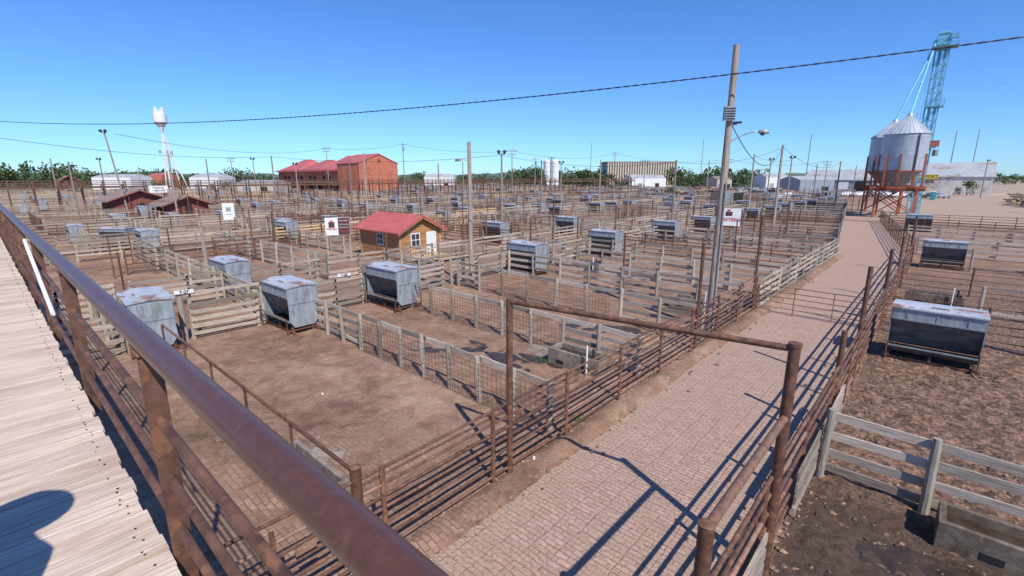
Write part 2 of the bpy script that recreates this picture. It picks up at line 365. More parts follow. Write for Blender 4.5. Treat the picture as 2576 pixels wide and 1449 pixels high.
g.cyl(A,B,.05,'rust',14); g.cyl(B+Vector((0,0,.04)),B+Vector((0,0,.09)),.095,'rust',16)
g.cyl((B.x,B.y,2.76),(-1.3,4.35,2.76),.055,'rust2',14)
g.cyl((-1.3,4.35,0),(-1.3,4.35,2.83),.08,'rust',16); g.cyl((-1.3,4.35,2.83),(-1.3,4.35,2.86),.09,'rust',16,.05)
g.build('pipe_gantry',smooth=True)
g=MB()
pipe_fence(g,(-1.35,-4),(-1.35,46),[1.75,1.45,1.15,.85,.55,.3],sp=2.8,r=.035,ph=1.8,n=10)
for y,h in ((13.3,2.65),(16.9,3.7),(24.2,3.4),(31,3.3),(41,3.7)): g.cyl((-1.35,y,0),(-1.35,y,h),.065,'rust',12)
for y0,y1 in ((-2,7),(9,14)):
    for z in (.25,.5,.75,1.0): 
        y=y0
        while y<y1: 
            g.beam((-1.24,y,z+R.uniform(-.02,.02)),(-1.24,min(y1,y+2.4),z+R.uniform(-.02,.02)),.04,.17,'woody'); y+=2.43
p=(-1.35,46)
for y in range(50,90,4):
    q=(AR(y),y); pipe_fence(g,p,q,[1.6,1.25,.9,.55,.25],sp=2,r=.035,ph=1.7,n=6); p=q
g.build('pipe_fence',smooth=True)
wf((-6.1,24.2),(-6.1,46),h=1.5,nr=5,sp=1.9)
p=(-6.1,46)
g=MB()
for y in range(52,125,6):
    q=(AL(y),y); wood_fence(g,p,q,h=1.5,nr=5,sp=2,lod=1); p=q
g.build('wooden_fence')
g=MB(); pipe_fence(g,(-6.0,24.1),(-1.5,24.1),[1.3,1.05,.8,.55,.3],sp=1.5,r=.02,ph=1.32,pr=.02,k='rust2'); g.build('pipe_gate',smooth=True)
g=MB(); pipe_fence(g,(-17.3,3.2),(-6.15,3.2),[1.8,.2],sp=2.2,r=.035,ph=1.8,pr=.028)
q=-17.2
while q<-6.2: g.beam((q,3.2,.2),(q,3.2,1.3),.006,.006,'rust'); q+=.17
for z in (.4,.6,.8,1.,1.2): g.beam((-17.3,3.2,z),(-6.15,3.2,z),.006,.006,'rust')
g.build('pipe_fence',smooth=True)

wf((-18.9,8.6),(-6.45,8.55),h=1.35,sp=1.3,nr=4,mesh=(.3,1.0))
wf((-18.4,13.25),(-6.5,13.2),h=1.35,sp=1.45,nr=4,mesh=(0,.75))
wf((-20.5,18.1),(-6.3,17.9),h=1.4,sp=1.8,nr=4,mesh=(.15,.72))
y=22.7
while y<150:
    lod=0 if y<40 else (1 if y<75 else 2)
    if 30<y<110 and R.random()<.3:
        g=MB(); pipe_fence(g,(-20.7,y),(AL(y)-.2,y-.1),[1.5,1.2,.95,.7,.4],sp=2.4,r=.03,ph=1.7,lod=1); g.build('pipe_fence')
    else: wf((-20.7,y),(AL(y)-.2,y-.1),h=R.uniform(1.35,1.5),sp=2.1,nr=4,lod=lod,miss=.06)
    y+=4.75 if y<80 else 5.5
for ya,yb in ((4.9,7.3),(9.4,12.3),(13.9,17.5)): wf((-21.2,ya),(-21.2,yb),h=1.45,nr=5,sp=1.9,miss=.0)
y=18.2
while y<140:
    L_=R.uniform(6,10); wf((-21.2,y),(-21.2,y+L_-.8),h=1.45,nr=5,sp=2.1,lod=0 if y<35 else 1); y+=L_
y=-6
while y<150:
    L_=R.uniform(8,12); wf((-27.4,y),(-27.4,y+L_-.6),h=1.5,nr=5,sp=2.1,lod=0 if y<30 else 1); y+=L_
for y in (2.6,7.9,17.6,30,44): wf((-27.2,y),(-21.4,y+R.uniform(-.3,.3)),h=1.4,nr=5,sp=1.9,wk='woodx')
wf((-21.3,.9),(-27.3,1.2),h=1.4,nr=5,sp=1.8); wf((-21.2,1.0),(-21.2,2.7),h=1.5,nr=5,sp=1.6)
g=MB()
for x,y in ((-21.2,4.6),(-21.2,7.6),(-21.2,9.1),(-21.2,12.5),(-21.25,13.7),(-27.4,7.6),(-27.4,13),(-21.2,2.9)):
    g.cyl((x,y,0),(x+R.uniform(-.05,.05),y,R.uniform(1.7,2.1)),.12,'post',10,.11)
g.build('gate_posts')

blocks=[(-47.5,-27.4),(-68,-52.5),(-90,-73),(-113,-94.5),(-145,-126),(-170,-149),(-196,-174),(-225,-200),(-255,-229)]
feeders=[]
HX0,HX1,HY0,HY1=-36.5,-28.3,18.6,25.6
def in_house(x0,x1,y): return HY0<y<HY1 and x0<HX1 and x1>HX0
for bi,(x0,x1) in enumerate(blocks):
    pitch=[5.6,5.0,5.6,5.6,7,7,8,9,9][bi]
    y=-7+R.uniform(0,3); ymax=230 if bi<4 else 260
    far=MB()
    while y<ymax:
        dist=math.hypot(x1,y)
        if R.random()<.95:
            a,b_=x0,x1
            if in_house(x0,x1,y): 
                a,b_=x0,HX0
            lod=1 if dist<85 else 2
            st=dict(h=R.uniform(1.4,1.65),nr=R.choice((4,5,5)),sp=2.4 if lod==1 else 3.2,lod=lod,miss=.08,wk='tan' if R.random()<(.34 if bi<2 and y<60 else .14) else None)
            if not (-240<a<-158 and 92<y<118):
                if bi>0 and R.random()<.3 or (bi==0 and y>30 and R.random()<.25):
                    pipe_fence(far,(a,y),(b_,y),[1.55,1.3,1.05,.8,.5],sp=2.6,ph=1.75,lod=1,r=.035)
                elif dist<85: wf((a,y),(b_,y),**st)
                else: wood_fence(far,(a,y),(b_,y),**st)
            for xx in (x1-.9,x0+.9,(x0+x1)/2):
                if R.random()<(.34 if xx!=(x0+x1)/2 else .1) and not in_house(xx-2,xx+2,y): 
                    if not (bi==0 and y<29 ): feeders.append((xx+R.uniform(-.5,.5),y,0))
        y+=pitch*R.uniform(.8,1.25)
    for xx in (x0,x1):
        if xx==-27.4: continue
        y=-7
        while y<ymax:
            L_=R.uniform(9,16)
            dist=math.hypot(xx,y)
            st=dict(h=1.5,nr=5,sp=2.4 if dist<85 else 3.4,lod=1 if dist<85 else 2,miss=.05,wk='tan' if R.random()<.14 else None)
            if not(-240<xx<-158 and 88<y+L_/2<120): wood_fence(far,(xx,y),(xx,y+L_-1.5),**st)
            y+=L_
    for _ in range(16):
        yy=R.uniform(0,ymax*.8); xx=R.uniform(x0+3,x1-3)
        if in_house(xx,xx,yy+4) or in_house(xx,xx,yy): continue
        if -240<xx<-158 and 75<yy<120: continue
        pipe_fence(far,(xx,yy),(xx,yy+R.uniform(6,14)),[1.6,1.3,1.,.7,.4],sp=2.5,ph=1.7,lod=1,r=.032)
    far.build('pen_fencing')
g=MB()
for _ in range(380):
    x=R.choice([b[0] for b in blocks[:6]]+[b[1] for b in blocks[:6]]+[-21.2,-13])+R.uniform(-.3,.3); y=R.uniform(14,190)
    if in_house(x-1,x+1,y): continue
    h=R.uniform(2.2,4.0); g.beam((x,y,0),(x,y,h),.085,.085,'rust')
    if R.random()<.3: g.beam((x,y,h-.05),(x,y+R.uniform(3,5),h-.05),.07,.07,'rust')
for _ in range(30):
    x=R.uniform(-60,-24); y=R.uniform(4,40)
    if in_house(x-1,x+1,y): continue
    g.cyl((x,y,0),(x,y,R.uniform(1.8,2.6)),.05,'rust',6)
g.build('steel_posts')

# ---------------------------------------------------------------- feeders
def feeder_mesh(name,Lx=2.35,W=1.25,H=2.0):
    g=MB(); hx=Lx/2; hy=W/2
    z0,z1,z2=.62,1.56,H-.04
    for s_ in (-1,1):
        a=[(-hx,s_*hy,z1),(hx,s_*hy,z1),(hx,s_*hy,z2),(-hx,s_*hy,z2)]
        b=[(-hx,s_*.2,z0),(hx,s_*.2,z0),(hx,s_*hy,z1),(-hx,s_*hy,z1)]
        if s_>0: a.reverse(); b.reverse()
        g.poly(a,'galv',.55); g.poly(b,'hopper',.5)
        g.beam((-hx,s_*(hy+.012),z1),(hx,s_*(hy+.012),z1),.02,.05,'galv',.2)
        for q in (-.33,.0,.33): g.beam((q*Lx,s_*(hy+.01),z1),(q*Lx,s_*(hy+.01),z2),.015,.03,'galv',.45)
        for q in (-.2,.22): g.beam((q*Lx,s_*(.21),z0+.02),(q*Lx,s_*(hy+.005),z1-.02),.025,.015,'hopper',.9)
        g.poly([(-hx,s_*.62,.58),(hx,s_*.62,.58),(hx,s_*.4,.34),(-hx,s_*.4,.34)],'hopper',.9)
        g.beam((-hx,s_*.62,.58),(hx,s_*.62,.58),.05,.05,'galv',.4)
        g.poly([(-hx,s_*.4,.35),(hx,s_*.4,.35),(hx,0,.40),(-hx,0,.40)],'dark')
        g.cyl((-hx,s_*.74,.72),(hx,s_*.74,.72),.02,'rust',6)
    for s_ in (-1,1):
        x=s_*(hx+.006)
        vs=[(x,-.42,.32),(x,.42,.32),(x,.62,.62),(x,.6,1.0),(x,hy,z1),(x,hy,z2),(x,-hy,z2),(x,-hy,z1),(x,-.6,1.0),(x,-.62,.62)]
        g.poly(vs if s_>0 else vs[::-1],'galv',.75)
        for yy in (-hy+.03,hy-.03): g.beam((x+s_*.015,yy,z1-.5),(x+s_*.015,yy,z2),.04,.03,'galv',.3)
        g.beam((x+s_*.012,-.62,1.28),(x+s_*.012,.62,1.28),.015,.03,'galv',.35)
    e=.05; zt=H
    v=[(-hx-e,-hy-e,zt-.02),(hx+e,-hy-e,zt-.02),(hx+e,0,zt+.035),(-hx-e,0,zt+.035),(hx+e,hy+e,zt-.02),(-hx-e,hy+e,zt-.02)]
    g.add(v,[(0,1,2,3),(3,2,4,5)],'lid',.6)
    g.add([(a,b,c-.05) for a,b,c in v]+v,[(0,1,7,6),(1,2,8,7),(2,4,10,8),(4,5,11,10),(5,3,9,11),(3,0,6,9),(3,2,1,0),(5,4,2,3)],'lid',.3)
    g.beam((-.2,-.3,zt+.03),(.25,-.3,zt+.03),.03,.03,'rust',.6)
    for s_ in (-1,1):
        g.beam((-hx-.1,s_*.5,.1),(hx+.1,s_*.5,.1),.08,.1,'rust')
        for x in (-hx+.06,0,hx-.06): g.beam((x,s_*.5,.05),(x,s_*.5,.34),.07,.07,'rust')
        for x in (-hx,hx): g.beam((x,s_*.74,.1),(x,s_*.74,.74),.04,.04,'rust'); 
    for x in (-hx+.06,hx-.06): g.beam((x,-.74,.2),(x,.74,.2),.07,.06,'rust')
    return g.build(name)
fms=[]
for i,(lx,w_,h_) in enumerate(((2.35,1.25,2.0),(2.2,1.25,1.9),(2.5,1.15,1.85))):
    f0=feeder_mesh('cattle_feeder',lx,w_,h_); fms.append(f0.data)
    if i==0: f0.location=(-19.85,8.15,0); f0.rotation_euler=(0,0,.02)
    elif i==1: f0.location=(-50,9.3,0)
    else: f0.location=(-54,8,0); f0.rotation_euler=(0,0,.6)
fme=fms[0]
key=[(-19.5,12.95,.03,1.02),(-21.2,3.55,-.05,1.03),(-20.05,23.75,.0,1.02),(-20.1,33.6,.02,1.02),(-20.5,45.7,0,1),(-28.2,8.6,.03,.97),
 (-32.2,33.4,0,1),(-30.5,43,0,1),(-48.2,20.2,.05,1)]
for x,y,r,s_ in key: inst('cattle_feeder',fme,(x,y,0),r,(s_,s_,s_))
inst('cattle_feeder',fme,(.33,21.0,0),.0,(.98,1.0,.97)); inst('cattle_feeder',fme,(.3,44.4,0),.03,(.95,1,.97)); inst('cattle_feeder',fme,(-2.2,73,0),.05)
y=55
while y<150: inst('cattle_feeder',fms[1],(-20.6+R.uniform(-.3,.3),y,0),R.uniform(-.04,.04)); y+=9.5
for x,y,_ in feeders:
    if -240<x<-158 and 88<y<120: continue
    s_=R.uniform(.85,1.0); inst('cattle_feeder',R.choice(fms),(x,y,0),R.uniform(-.06,.06)+(math.pi if R.random()<.5 else 0),(s_,s_*R.uniform(.9,1.2),s_))

# ---------------------------------------------------------------- troughs
def trough(x,y,L_=2.2,W=.8,H=.55,rz=0,pv=True,c='conc'):
    g=MB(); t=.1
    g.box((0,0,.12),(L_,W,.24),c,t=.4)
    g.box((0,-W/2+t/2,H/2+.12),(L_,t,H-.24),c,t=.55); g.box((0,W/2-t/2,H/2+.12),(L_,t,H-.24),c,t=.5)
    for s_ in (-1,1): g.box((s_*(L_/2-t/2),0,H/2+.12),(t,W-2*t,H-.24),c,t=.5)
    g.box((0,0,H-.17),(L_-2*t,W-2*t,.02),'mud')
    for q in (-.25,.25): g.box((q*L_,-W/2,.2),(.3,.02,.13),'dark')
    if pv: g.cyl((L_*.3,-W/2-.08,0),(L_*.3,-W/2-.08,1.05),.03,'pvc',8); g.cyl((L_*.38,-W/2+.05,H),(L_*.38,-W/2+.05,H+.35),.045,'dark',8)
    o=g.build('concrete_water_trough',loc=(x,y,0)); o.rotation_euler=(0,0,rz)
    bv=o.modifiers.new('b','BEVEL'); bv.width=.015; bv.segments=2
trough(-8.3,12.55,2.0,.8,.6); trough(-8.9,3.55,2.2,.8,.5,pv=False); trough(2.1,10.35,2.8,.75,.55,pv=False,c='concd'); trough(-8.3,22.3,2.2); trough(.2,31,2.2,.8,.6,c='concd'); trough(-17.5,27.2)
g=MB(); g.box((-10.3,13.0,.05),(.9,.6,.1),'conc',.5); g.box((-9.8,12.7,.04),(.6,.7,.08),'conc',.2); g.box((-9.6,4.4,.06),(.8,.35,.09),'conc',.6); g.build('concrete_slab')
g=MB()
for cx,cy,n_ in ((-9.5,12.2,60),(-5.9,13.6,60),(-8.0,11.9,40),(-6.3,9.5,20)):
    for _ in range(n_):
        x,y=cx+R.gauss(0,.14),cy+R.gauss(0,.14); a=R.uniform(0,6); h=R.uniform(.06,.2)
        g.poly([(x,y,.03),(x+.03*math.cos(a),y+.03*math.sin(a),.03),(x+R.uniform(-.1,.1),y+R.uniform(-.1,.1),.05+h)],'grass')
g.build('weeds')

# ---------------------------------------------------------------- east pens
wf((-1.15,11.0),(9,10.9),h=1.45,nr=4,sp=1.75,miss=0,rw=.17)
g=MB(); pipe_fence(g,(-1.3,24.2),(14,24.2),[1.5,1.2,.9,.6,.3],sp=3,r=.02,ph=1.55,pr=.04,k='rust')
q=-1.2
while q<14: g.beam((q,24.2,.2),(q,24.2,1.5),.007,.007,'rust'); q+=.2
g.build('pipe_fence')
wf((1.8,29.5),(16,29.5),h=1.4,nr=2,sp=2.4); 
g=MB(); pipe_fence(g,(-1.3,34.5),(16,34.5),[1.5,1.2,.9,.6,.3],sp=3,r=.02,ph=1.55,k='rust'); g.build('pipe_fence')
wf((1.8,44),(22,44),h=1.45,nr=2,sp=2.6); wf((-1.3,51),(24,51),h=1.4,nr=4,sp=2.4,lod=1)
wf((9.5,60),(40,56),h=1.5,nr=5,sp=2.4,lod=1,wk='woody'); wf((-2.5,62),(22,62),h=1.5,nr=5,sp=2.4,lod=1)
g=MB(); pipe_fence(g,(-4.5,72),(30,72),[1.5,1.2,.9,.6,.3],sp=3,r=.03,ph=1.55,lod=1); pipe_fence(g,(-5.5,82),(30,80),[1.5,1.2,.9,.6,.3],sp=3,r=.03,ph=1.6,lod=1)
pipe_fence(g,(9.5,60),(9.5,81),[1.5,1.2,.9,.6,.3],sp=3,r=.03,ph=1.6,lod=1); g.build('pipe_fence')

# ---------------------------------------------------------------- catwalk
cw=empty('elevated_catwalk'); DZ=4.45
g=MB(); x=3.0
while x>-110:
    w=R.choice((.14,.14,.15,.13)); ex=R.uniform(-.012,.012)
    g.box((x-w/2,(-2.2+.34)/2+ex,DZ-.02+R.uniform(-.003,.003)),(w-.008,2.54,.04),'deck'); x-=w
g.build('deck_boards',cw)
g=MB()
for yy in (.30,-2.1): g.box((-50,yy,DZ-.16),(110,.06,.2),'rust',t=.3)
for yy in (-.5,-1.3): g.box((-50,yy,DZ-.14),(110,.06,.18),'rust',t=.2)
x=0.2
while x>-110:
    for yy in (.25,-2.0): g.cyl((x,yy,0),(x,yy,DZ-.26),.07,'rust',10)
    g.box((x,-.9,DZ-.3),(.1,2.6,.08),'rust'); x-=5.3
g.build('substructure',cw)
g=MB()
x=-.5
while x>-25:
    for _ in range(2):
        q=x+R.uniform(-.06,.06); yy=R.choice((.26,.27,-.5))+R.uniform(-.01,.01); g.cyl((q,yy,DZ-.001),(q,yy,DZ+.0035),.006,'dark',6)
    x-=.14
g.build('deck_nails',cw)
g=MB()
RY=.40
for yy in (RY,-2.25):
    g.cyl((3,yy,5.5),(-110,yy,5.5),.05,'rail',32,t=.5)
    for z in (5.12,4.82,4.56): g.cyl((3,yy,z),(-110,yy,z),.02,'rust',10,t=.4)
    x=.15
    while x>-110:
        g.box((x,yy+(.01 if yy>0 else 0),5.46/2+4.2/2),(.085,.05,5.46-4.2),'rust',t=.25); g.box((x+.045,yy-.0,4.83),(.01,.085,1.26),'rust',t=.2)
        g.box((x,yy,5.445),(.13,.09,.012),'rust'); x-=2.72
g.build('railing',cw,smooth=True)
g=MB(); g.cyl((-6.3,.33,4.9),(-8.3,.33,5.45),.018,'pvc',8); g.build('pvc_conduit',cw)

# photographer on the catwalk (just outside the picture), whose shadow falls on the boards
me=bpy.data.meshes.new('photographer')
px,py_=-1.93,-.72
J=[((0,0,.95),.18),((0,0,1.2),.18),((0,0,1.40),.20),((0,0,1.55),.09),((.0,.02,1.68),.135),((0,.02,1.78),.11),
 ((-.11,0,.88),.1),((-.12,.02,.48),.065),((-.12,0,.08),.05),((-.12,.17,.04),.04),
 ((.11,0,.88),.1),((.12,.02,.48),.065),((.12,0,.08),.05),((.12,.17,.04),.04),
 ((-.22,0,1.40),.09),((-.26,-.02,1.12),.06),((-.25,.05,.86),.042),((-.24,.08,.78),.04),
 ((.22,0,1.40),.09),((.26,-.02,1.12),.06),((.25,.05,.86),.042),((.24,.08,.78),.04)]
E=[(0,1),(1,2),(2,3),(3,4),(4,5),(0,6),(6,7),(7,8),(8,9),(0,10),(10,11),(11,12),(12,13),(2,14),(14,15),(15,16),(16,17),(2,18),(18,19),(19,20),(20,21)]
me.from_pydata([a for a,_ in J],E,[]); me.materials.append(M['cloth'])
ph_=empty('photographer',(px,py_,DZ)); ph_.rotation_euler=(0,0,.7)
o=bpy.data.objects.new('body',me); sc.collection.objects.link(o); o.parent=ph_
md=o.modifiers.new('skin','SKIN')
for i,(_,r) in enumerate(J): me.skin_vertices[0].data[i].radius=(r,r)
me.skin_vertices[0].data[0].use_root=True
o.modifiers.new('sub','SUBSURF').levels=2
g=MB(); g.cyl((0,.02,1.74),(0,.02,1.77),.21,'cloth',24,.20); g.cyl((0,.02,1.77),(0,.02,1.88),.13,'cloth',24,.11); g.build('hat',ph_)

g=MB()
g.box((-120,105,4.35),(1.8,240,.35),'rust',t=.4)
for xx in (-119.1,-120.9):
    for z in (5.5,5.1,4.8): g.beam((xx,-15,z),(xx,225,z),.12,.12,'rust',.4)
    y=-15
    while y<225: g.beam((xx,y,0),(xx,y,5.5),.18,.18,'rust'); y+=3.2
g.build('elevated_catwalk')

# ---------------------------------------------------------------- poles
def near_pole(x,y,h,r=.16,lean=(0,0)):
    g=MB(); n=10
    for i in range(n):
        z0,z1=h*i/n,h*(i+1)/n
        g.cyl((x+lean[0]*i/n,y+lean[1]*i/n,z0),(x+lean[0]*(i+1)/n,y+lean[1]*(i+1)/n,z1),r*(1-.35*i/n),'pole',14,r*(1-.35*(i+1)/n),cap=(i==n-1),t=.5)
    return g
g=near_pole(-6.6,19.6,10.9,.165)
def rv(x,y,a,b): return (x+a*C42-b*S42,y+a*S42+b*C42)
X,Y=-6.6,19.6
a=rv(X,Y,-.12,-.22); g.box((a[0],a[1],8.5),(.42,.12,.5),'galv',rz=math.radians(42),t=.2)
for q in range(5): g.box((a[0]+.045,a[1]-.06,8.32+q*.09),(.4,.02,.02),'dark',rz=math.radians(42))
a=rv(X,Y,.28,-.05); g.box((a[0],a[1],8.2),(.3,.3,.05),'dark',rz=.4); g.beam((X,Y,8.1),(a[0],a[1],8.15),.05,.05,'galv')
pr=None
for i in range(9):
    s_=i/8; a=rv(X,Y,1.05*s_,-.2*s_); z=7.45+.42*math.sin(s_*math.pi*.5)
    if pr: g.cyl(pr,(a[0],a[1],z),.025,'galv',8)
    pr=(a[0],a[1],z)
a=rv(X,Y,1.2,-.22); g.cyl(pr,(a[0],a[1],7.86),.06,'galv',10,.11); b2=rv(X,Y,1.42,-.25); g.cyl((a[0],a[1],7.86),(b2[0],b2[1],7.84),.11,'galv',10,.06)
g.cyl((a[0],a[1],7.83),(a[0],a[1],7.72),.1,'glass',10,.06); g.beam((X+.15,Y-.12,0),(X+.15,Y-.12,6),.04,.04,'galv')
g.build('light_pole',smooth=True)
g=near_pole(-19.8,18.5,8.05,.15); g.cyl((-19.8,18.4,7.1),(-20.1,18.1,7.15),.03,'galv'); g.box((-20.15,18.0,7.1),(.3,.2,.15),'lid'); g.build('light_pole',smooth=True)
g=near_pole(-13.8,58,9.5,.16); g.build('light_pole',smooth=True)
g=near_pole(-15.6,107,9,.16); g.build('light_pole',smooth=True)
def fpole(tn,D,h,kind='',lean=0,r=.14,k='fpole'):
    x,y=place(tn,D); g=MB(); lx,ly=C42*lean,S42*lean
    g.cyl((x,y,0),(x+lx,y+ly,h),r,k,8,r*.7)
    if kind=='cross':
        for q,w in ((.4,1.3),(1.3,1.0)):
            g.beam((x-w*C42,y-w*S42,h-q),(x+w*C42,y+w*S42,h-q),.12,.14,k)
            for e in (-1,-.55,.55,1): g.cyl((x+e*w*C42,y+e*w*S42,h-q+.05),(x+e*w*C42,y+e*w*S42,h-q+.3),.06,'dark',6)
    if kind=='lamps':
        g.beam((x-.35*C42+lx,y-.35*S42+ly,h-.1),(x+.35*C42+lx,y+.35*S42+ly,h-.1),.1,.1,'galv')
        for e in (-.35,.35): 
            g.cyl((x+e*C42+lx,y+e*S42+ly,h-.05),(x+e*C42+.2+lx,y+e*S42-.2+ly,h+.2),.1,'dark',8,.24)
    if kind=='trans':
        g.cyl((x+.35,y,h-2.2),(x+.35,y,h-1.3),.25,'galv',8); g.beam((x-1*C42,y-1*S42,h-.5),(x+1*C42,y+1*S42,h-.5),.12,.14,k)
    g.build('utility_pole' if kind in('cross','trans') else 'light_pole')
for a in [(-.795,75,12.8,'lamps',-1.6),(-.836,110,10,'lamps'),(-.695,70,9.5,''),(-.487,75,9.3,''),(-.375,150,15,'cross'),(-.525,120,10.4,'lamps'),
 (-.22,140,15.6,'trans'),(-.021,60,9.0,'lamps'),(.0,130,13.2,'cross'),(.18,90,9.3,''),(.047,150,12,'trans'),(.208,200,16,'cross'),
 (.333,48,7.8,''),(.49,75,9.6,''),(.567,90,9.6,'lamps'),(.525,100,9.6,'lamps'),(-.30,60,9,'' ),(-.33,90,9.5,''),(-.62,95,9.6,''),(-.935,90,9.5,''),
 (-.10,110,9.6,''),(.10,100,9,'lamps'),(.27,140,11,'cross'),(.40,130,10.5,''),(.44,160,12,'cross'),(.64,150,11,'cross'),(.70,130,9,''),(-.57,150,12,'cross'),(-.76,130,9,''),
 (-.65,30,3.2,''),(-.9,60,8,''),(-.44,110,9,'lamps'),(-.15,85,8.5,''),(.24,70,8.3,''),(.06,75,8.7,''),(.62,110,9,'')]: fpole(*a)
for a in [(.89,300,33,'',0,.35,'galv'),(.935,330,37,'',0,.35,'galv'),(.60,320,33,'',0,.3,'galv'),(.385,400,36,'',0,.35,'galv'),(.16,400,33,'',0,.35,'galv'),(.965,150,11,'lamps',0,.15)]: fpole(*a)

# wires
def cam_pt(cx,cy,z): return Vector((cx*C42-cy*S42,cx*S42+cy*C42,z))
def cable(name,p,q,sag,r,n=60,twist=0,s0=0,s1=1):
    cu=bpy.data.curves.new(name,'CURVE'); cu.dimensions='3D'; cu.bevel_depth=r; cu.bevel_resolution=2
    for k in range(2 if twist else 1):
        sp=cu.splines.new('POLY'); m=n*(12 if twist else 1); sp.points.add(m)
        for i in range(m+1):
            s_=s0+(s1-s0)*i/m; v=p.lerp(q,s_); v.z-=4*sag*s_*(1-s_)
            if twist:
                a=s_*twist*6.283+k*math.pi; v.z+=math.sin(a)*r*.95; v+=(Vector((C42,S42,0)).cross(Vector((0,0,1))))*math.cos(a)*r*.95
            sp.points[i].co=(*v,1)
    cu.materials.append(M['black']); o=bpy.data.objects.new(name,cu); sc.collection.objects.link(o)
Lp,Rp=cam_pt(-43,42,10.75),cam_pt(15,15.3,10.2)
cable('overhead_cable',Lp,Rp,1.05,.0145,60,twist=90,s0=-.12,s1=1.08)
for s_ in (-.12,1.08):
    v=Lp.lerp(Rp,s_); v.z-=4*1.05*s_*(1-s_); g=near_pole(v.x,v.y,v.z+.4,.15); g.build('utility_pole',smooth=True)
def w(p,q,sag,r=.012): cable('power_line',Vector(p),Vector(q),sag,r,30)
def P(tn,D,z): x,y=place(tn,D); return (x,y,z)
w(P(-1.3,40,11),P(-.487,75,9.2),1.2,.02); w(P(-.487,75,9.2),P(-.021,60,8.8),.8,.02)
w(P(-.795,75,12.5),P(-.375,150,14.6),2,.03); w(P(-.375,150,14.6),P(-.22,140,15.2),.8,.03); w(P(-.22,140,15.2),P(.0,130,12.8),1,.03); w(P(.0,130,12.9),P(.208,200,15.6),2,.03)
w((-6.6,19.6,8.3),(-13.8,58,9.3),1.8,.018); w((-13.8,58,9.3),(-15.6,107,8.8),1.5,.02); w(P(-.021,60,8.8),P(.333,48,7.6),.8,.015); w(P(.333,48,7.6),(-13.8,58,9.2),.7,.015)
w(P(.49,75,9.4),P(.567,90,9.3),.6,.02); w(P(.208,200,15.7),P(.44,160,11.8),2,.03); w(P(.44,160,11.8),P(.64,150,10.8),1.5,.03)

# ---------------------------------------------------------------- signs
def sign(name,x,y,z,wd,ht,face,base='white',posts=True,parts=(),texts=()):
    e=empty(name,(x,y,0)); e.rotation_euler=(0,0,face)
    g=MB(); g.box((0,0,z),(wd,.04,ht),base,t=.5)
    if posts:
        for s_ in (-.46,.46): g.box((s_*wd,.055,(z+ht/2)/2),(.08,.06,z+ht/2),'post')
    for (px_,pz,pw,ph,k) in parts: g.box((px_,-.025,z+pz),(pw,.012,ph),k,t=.5)
    g.build('board',e)
    for (s_,tx,tz,size,k) in texts:
        c=bpy.data.curves.new('lettering','FONT'); c.body=s_; c.size=size; c.align_x='CENTER'; c.align_y='CENTER'; c.extrude=.004; c.offset=size*.012
        c.materials.append(M[k]); t=bpy.data.objects.new('lettering',c); sc.collection.objects.link(t); t.parent=e
        t.location=(tx,-.038,z+tz); t.rotation_euler=(math.pi/2,0,0)
    return e
sign('livestock_banner_sign',-33.7,17.9,2.6,1.75,1.3,math.radians(58),parts=((.45,0,.82,1.26,'maroon'),(-.42,.12,.42,.42,'maroon'),(-.42,.40,.2,.1,'signred')),
  texts=(('WESTERN',-.42,-.2,.17,'signred'),('FULL CREW',.45,.42,.12,'white'),('CUTTING & SALE',.45,.14,.09,'white'),('BRIAN STINSON',.45,-.08,.09,'white'),('405-235',.45,-.38,.14,'signred')))
sign('livestock_banner_sign',-14.9,47.1,2.55,2.1,1.6,math.radians(20),parts=((-.15,.3,.6,.4,'maroon'),(-.2,.62,.3,.16,'signred'),(.95,0,.14,1.5,'maroon')),texts=(('WESTERN',-.1,-.25,.42,'signred'),))
sign('yard_notice_sign',-62,19.6,2.3,1.2,1.9,math.radians(70),parts=((0,.25,.5,.5,'galv'),(0,-.35,.7,.08,'galv')))
sign('phone_number_sign',-114,24.3,3.9,3.0,1.3,math.radians(76),texts=(('National',0,.3,.5,'txt'),('1-800-999',0,-.28,.5,'txt')))
sign('pen_number_tag',-21.05,11.3,1.62,.62,.14,math.radians(80),posts=False,texts=(('7-28',0,0,.16,'txt'),))
sign('pen_number_tag',-21.05,4.75,1.95,.62,.14,math.radians(80),posts=False,texts=(('7-27',0,0,.16,'txt'),))
g=MB(); g.beam((-21.2,4.0,1.87),(-21.2,7.6,1.80),.08,.1,'woody'); g.build('gate_header')

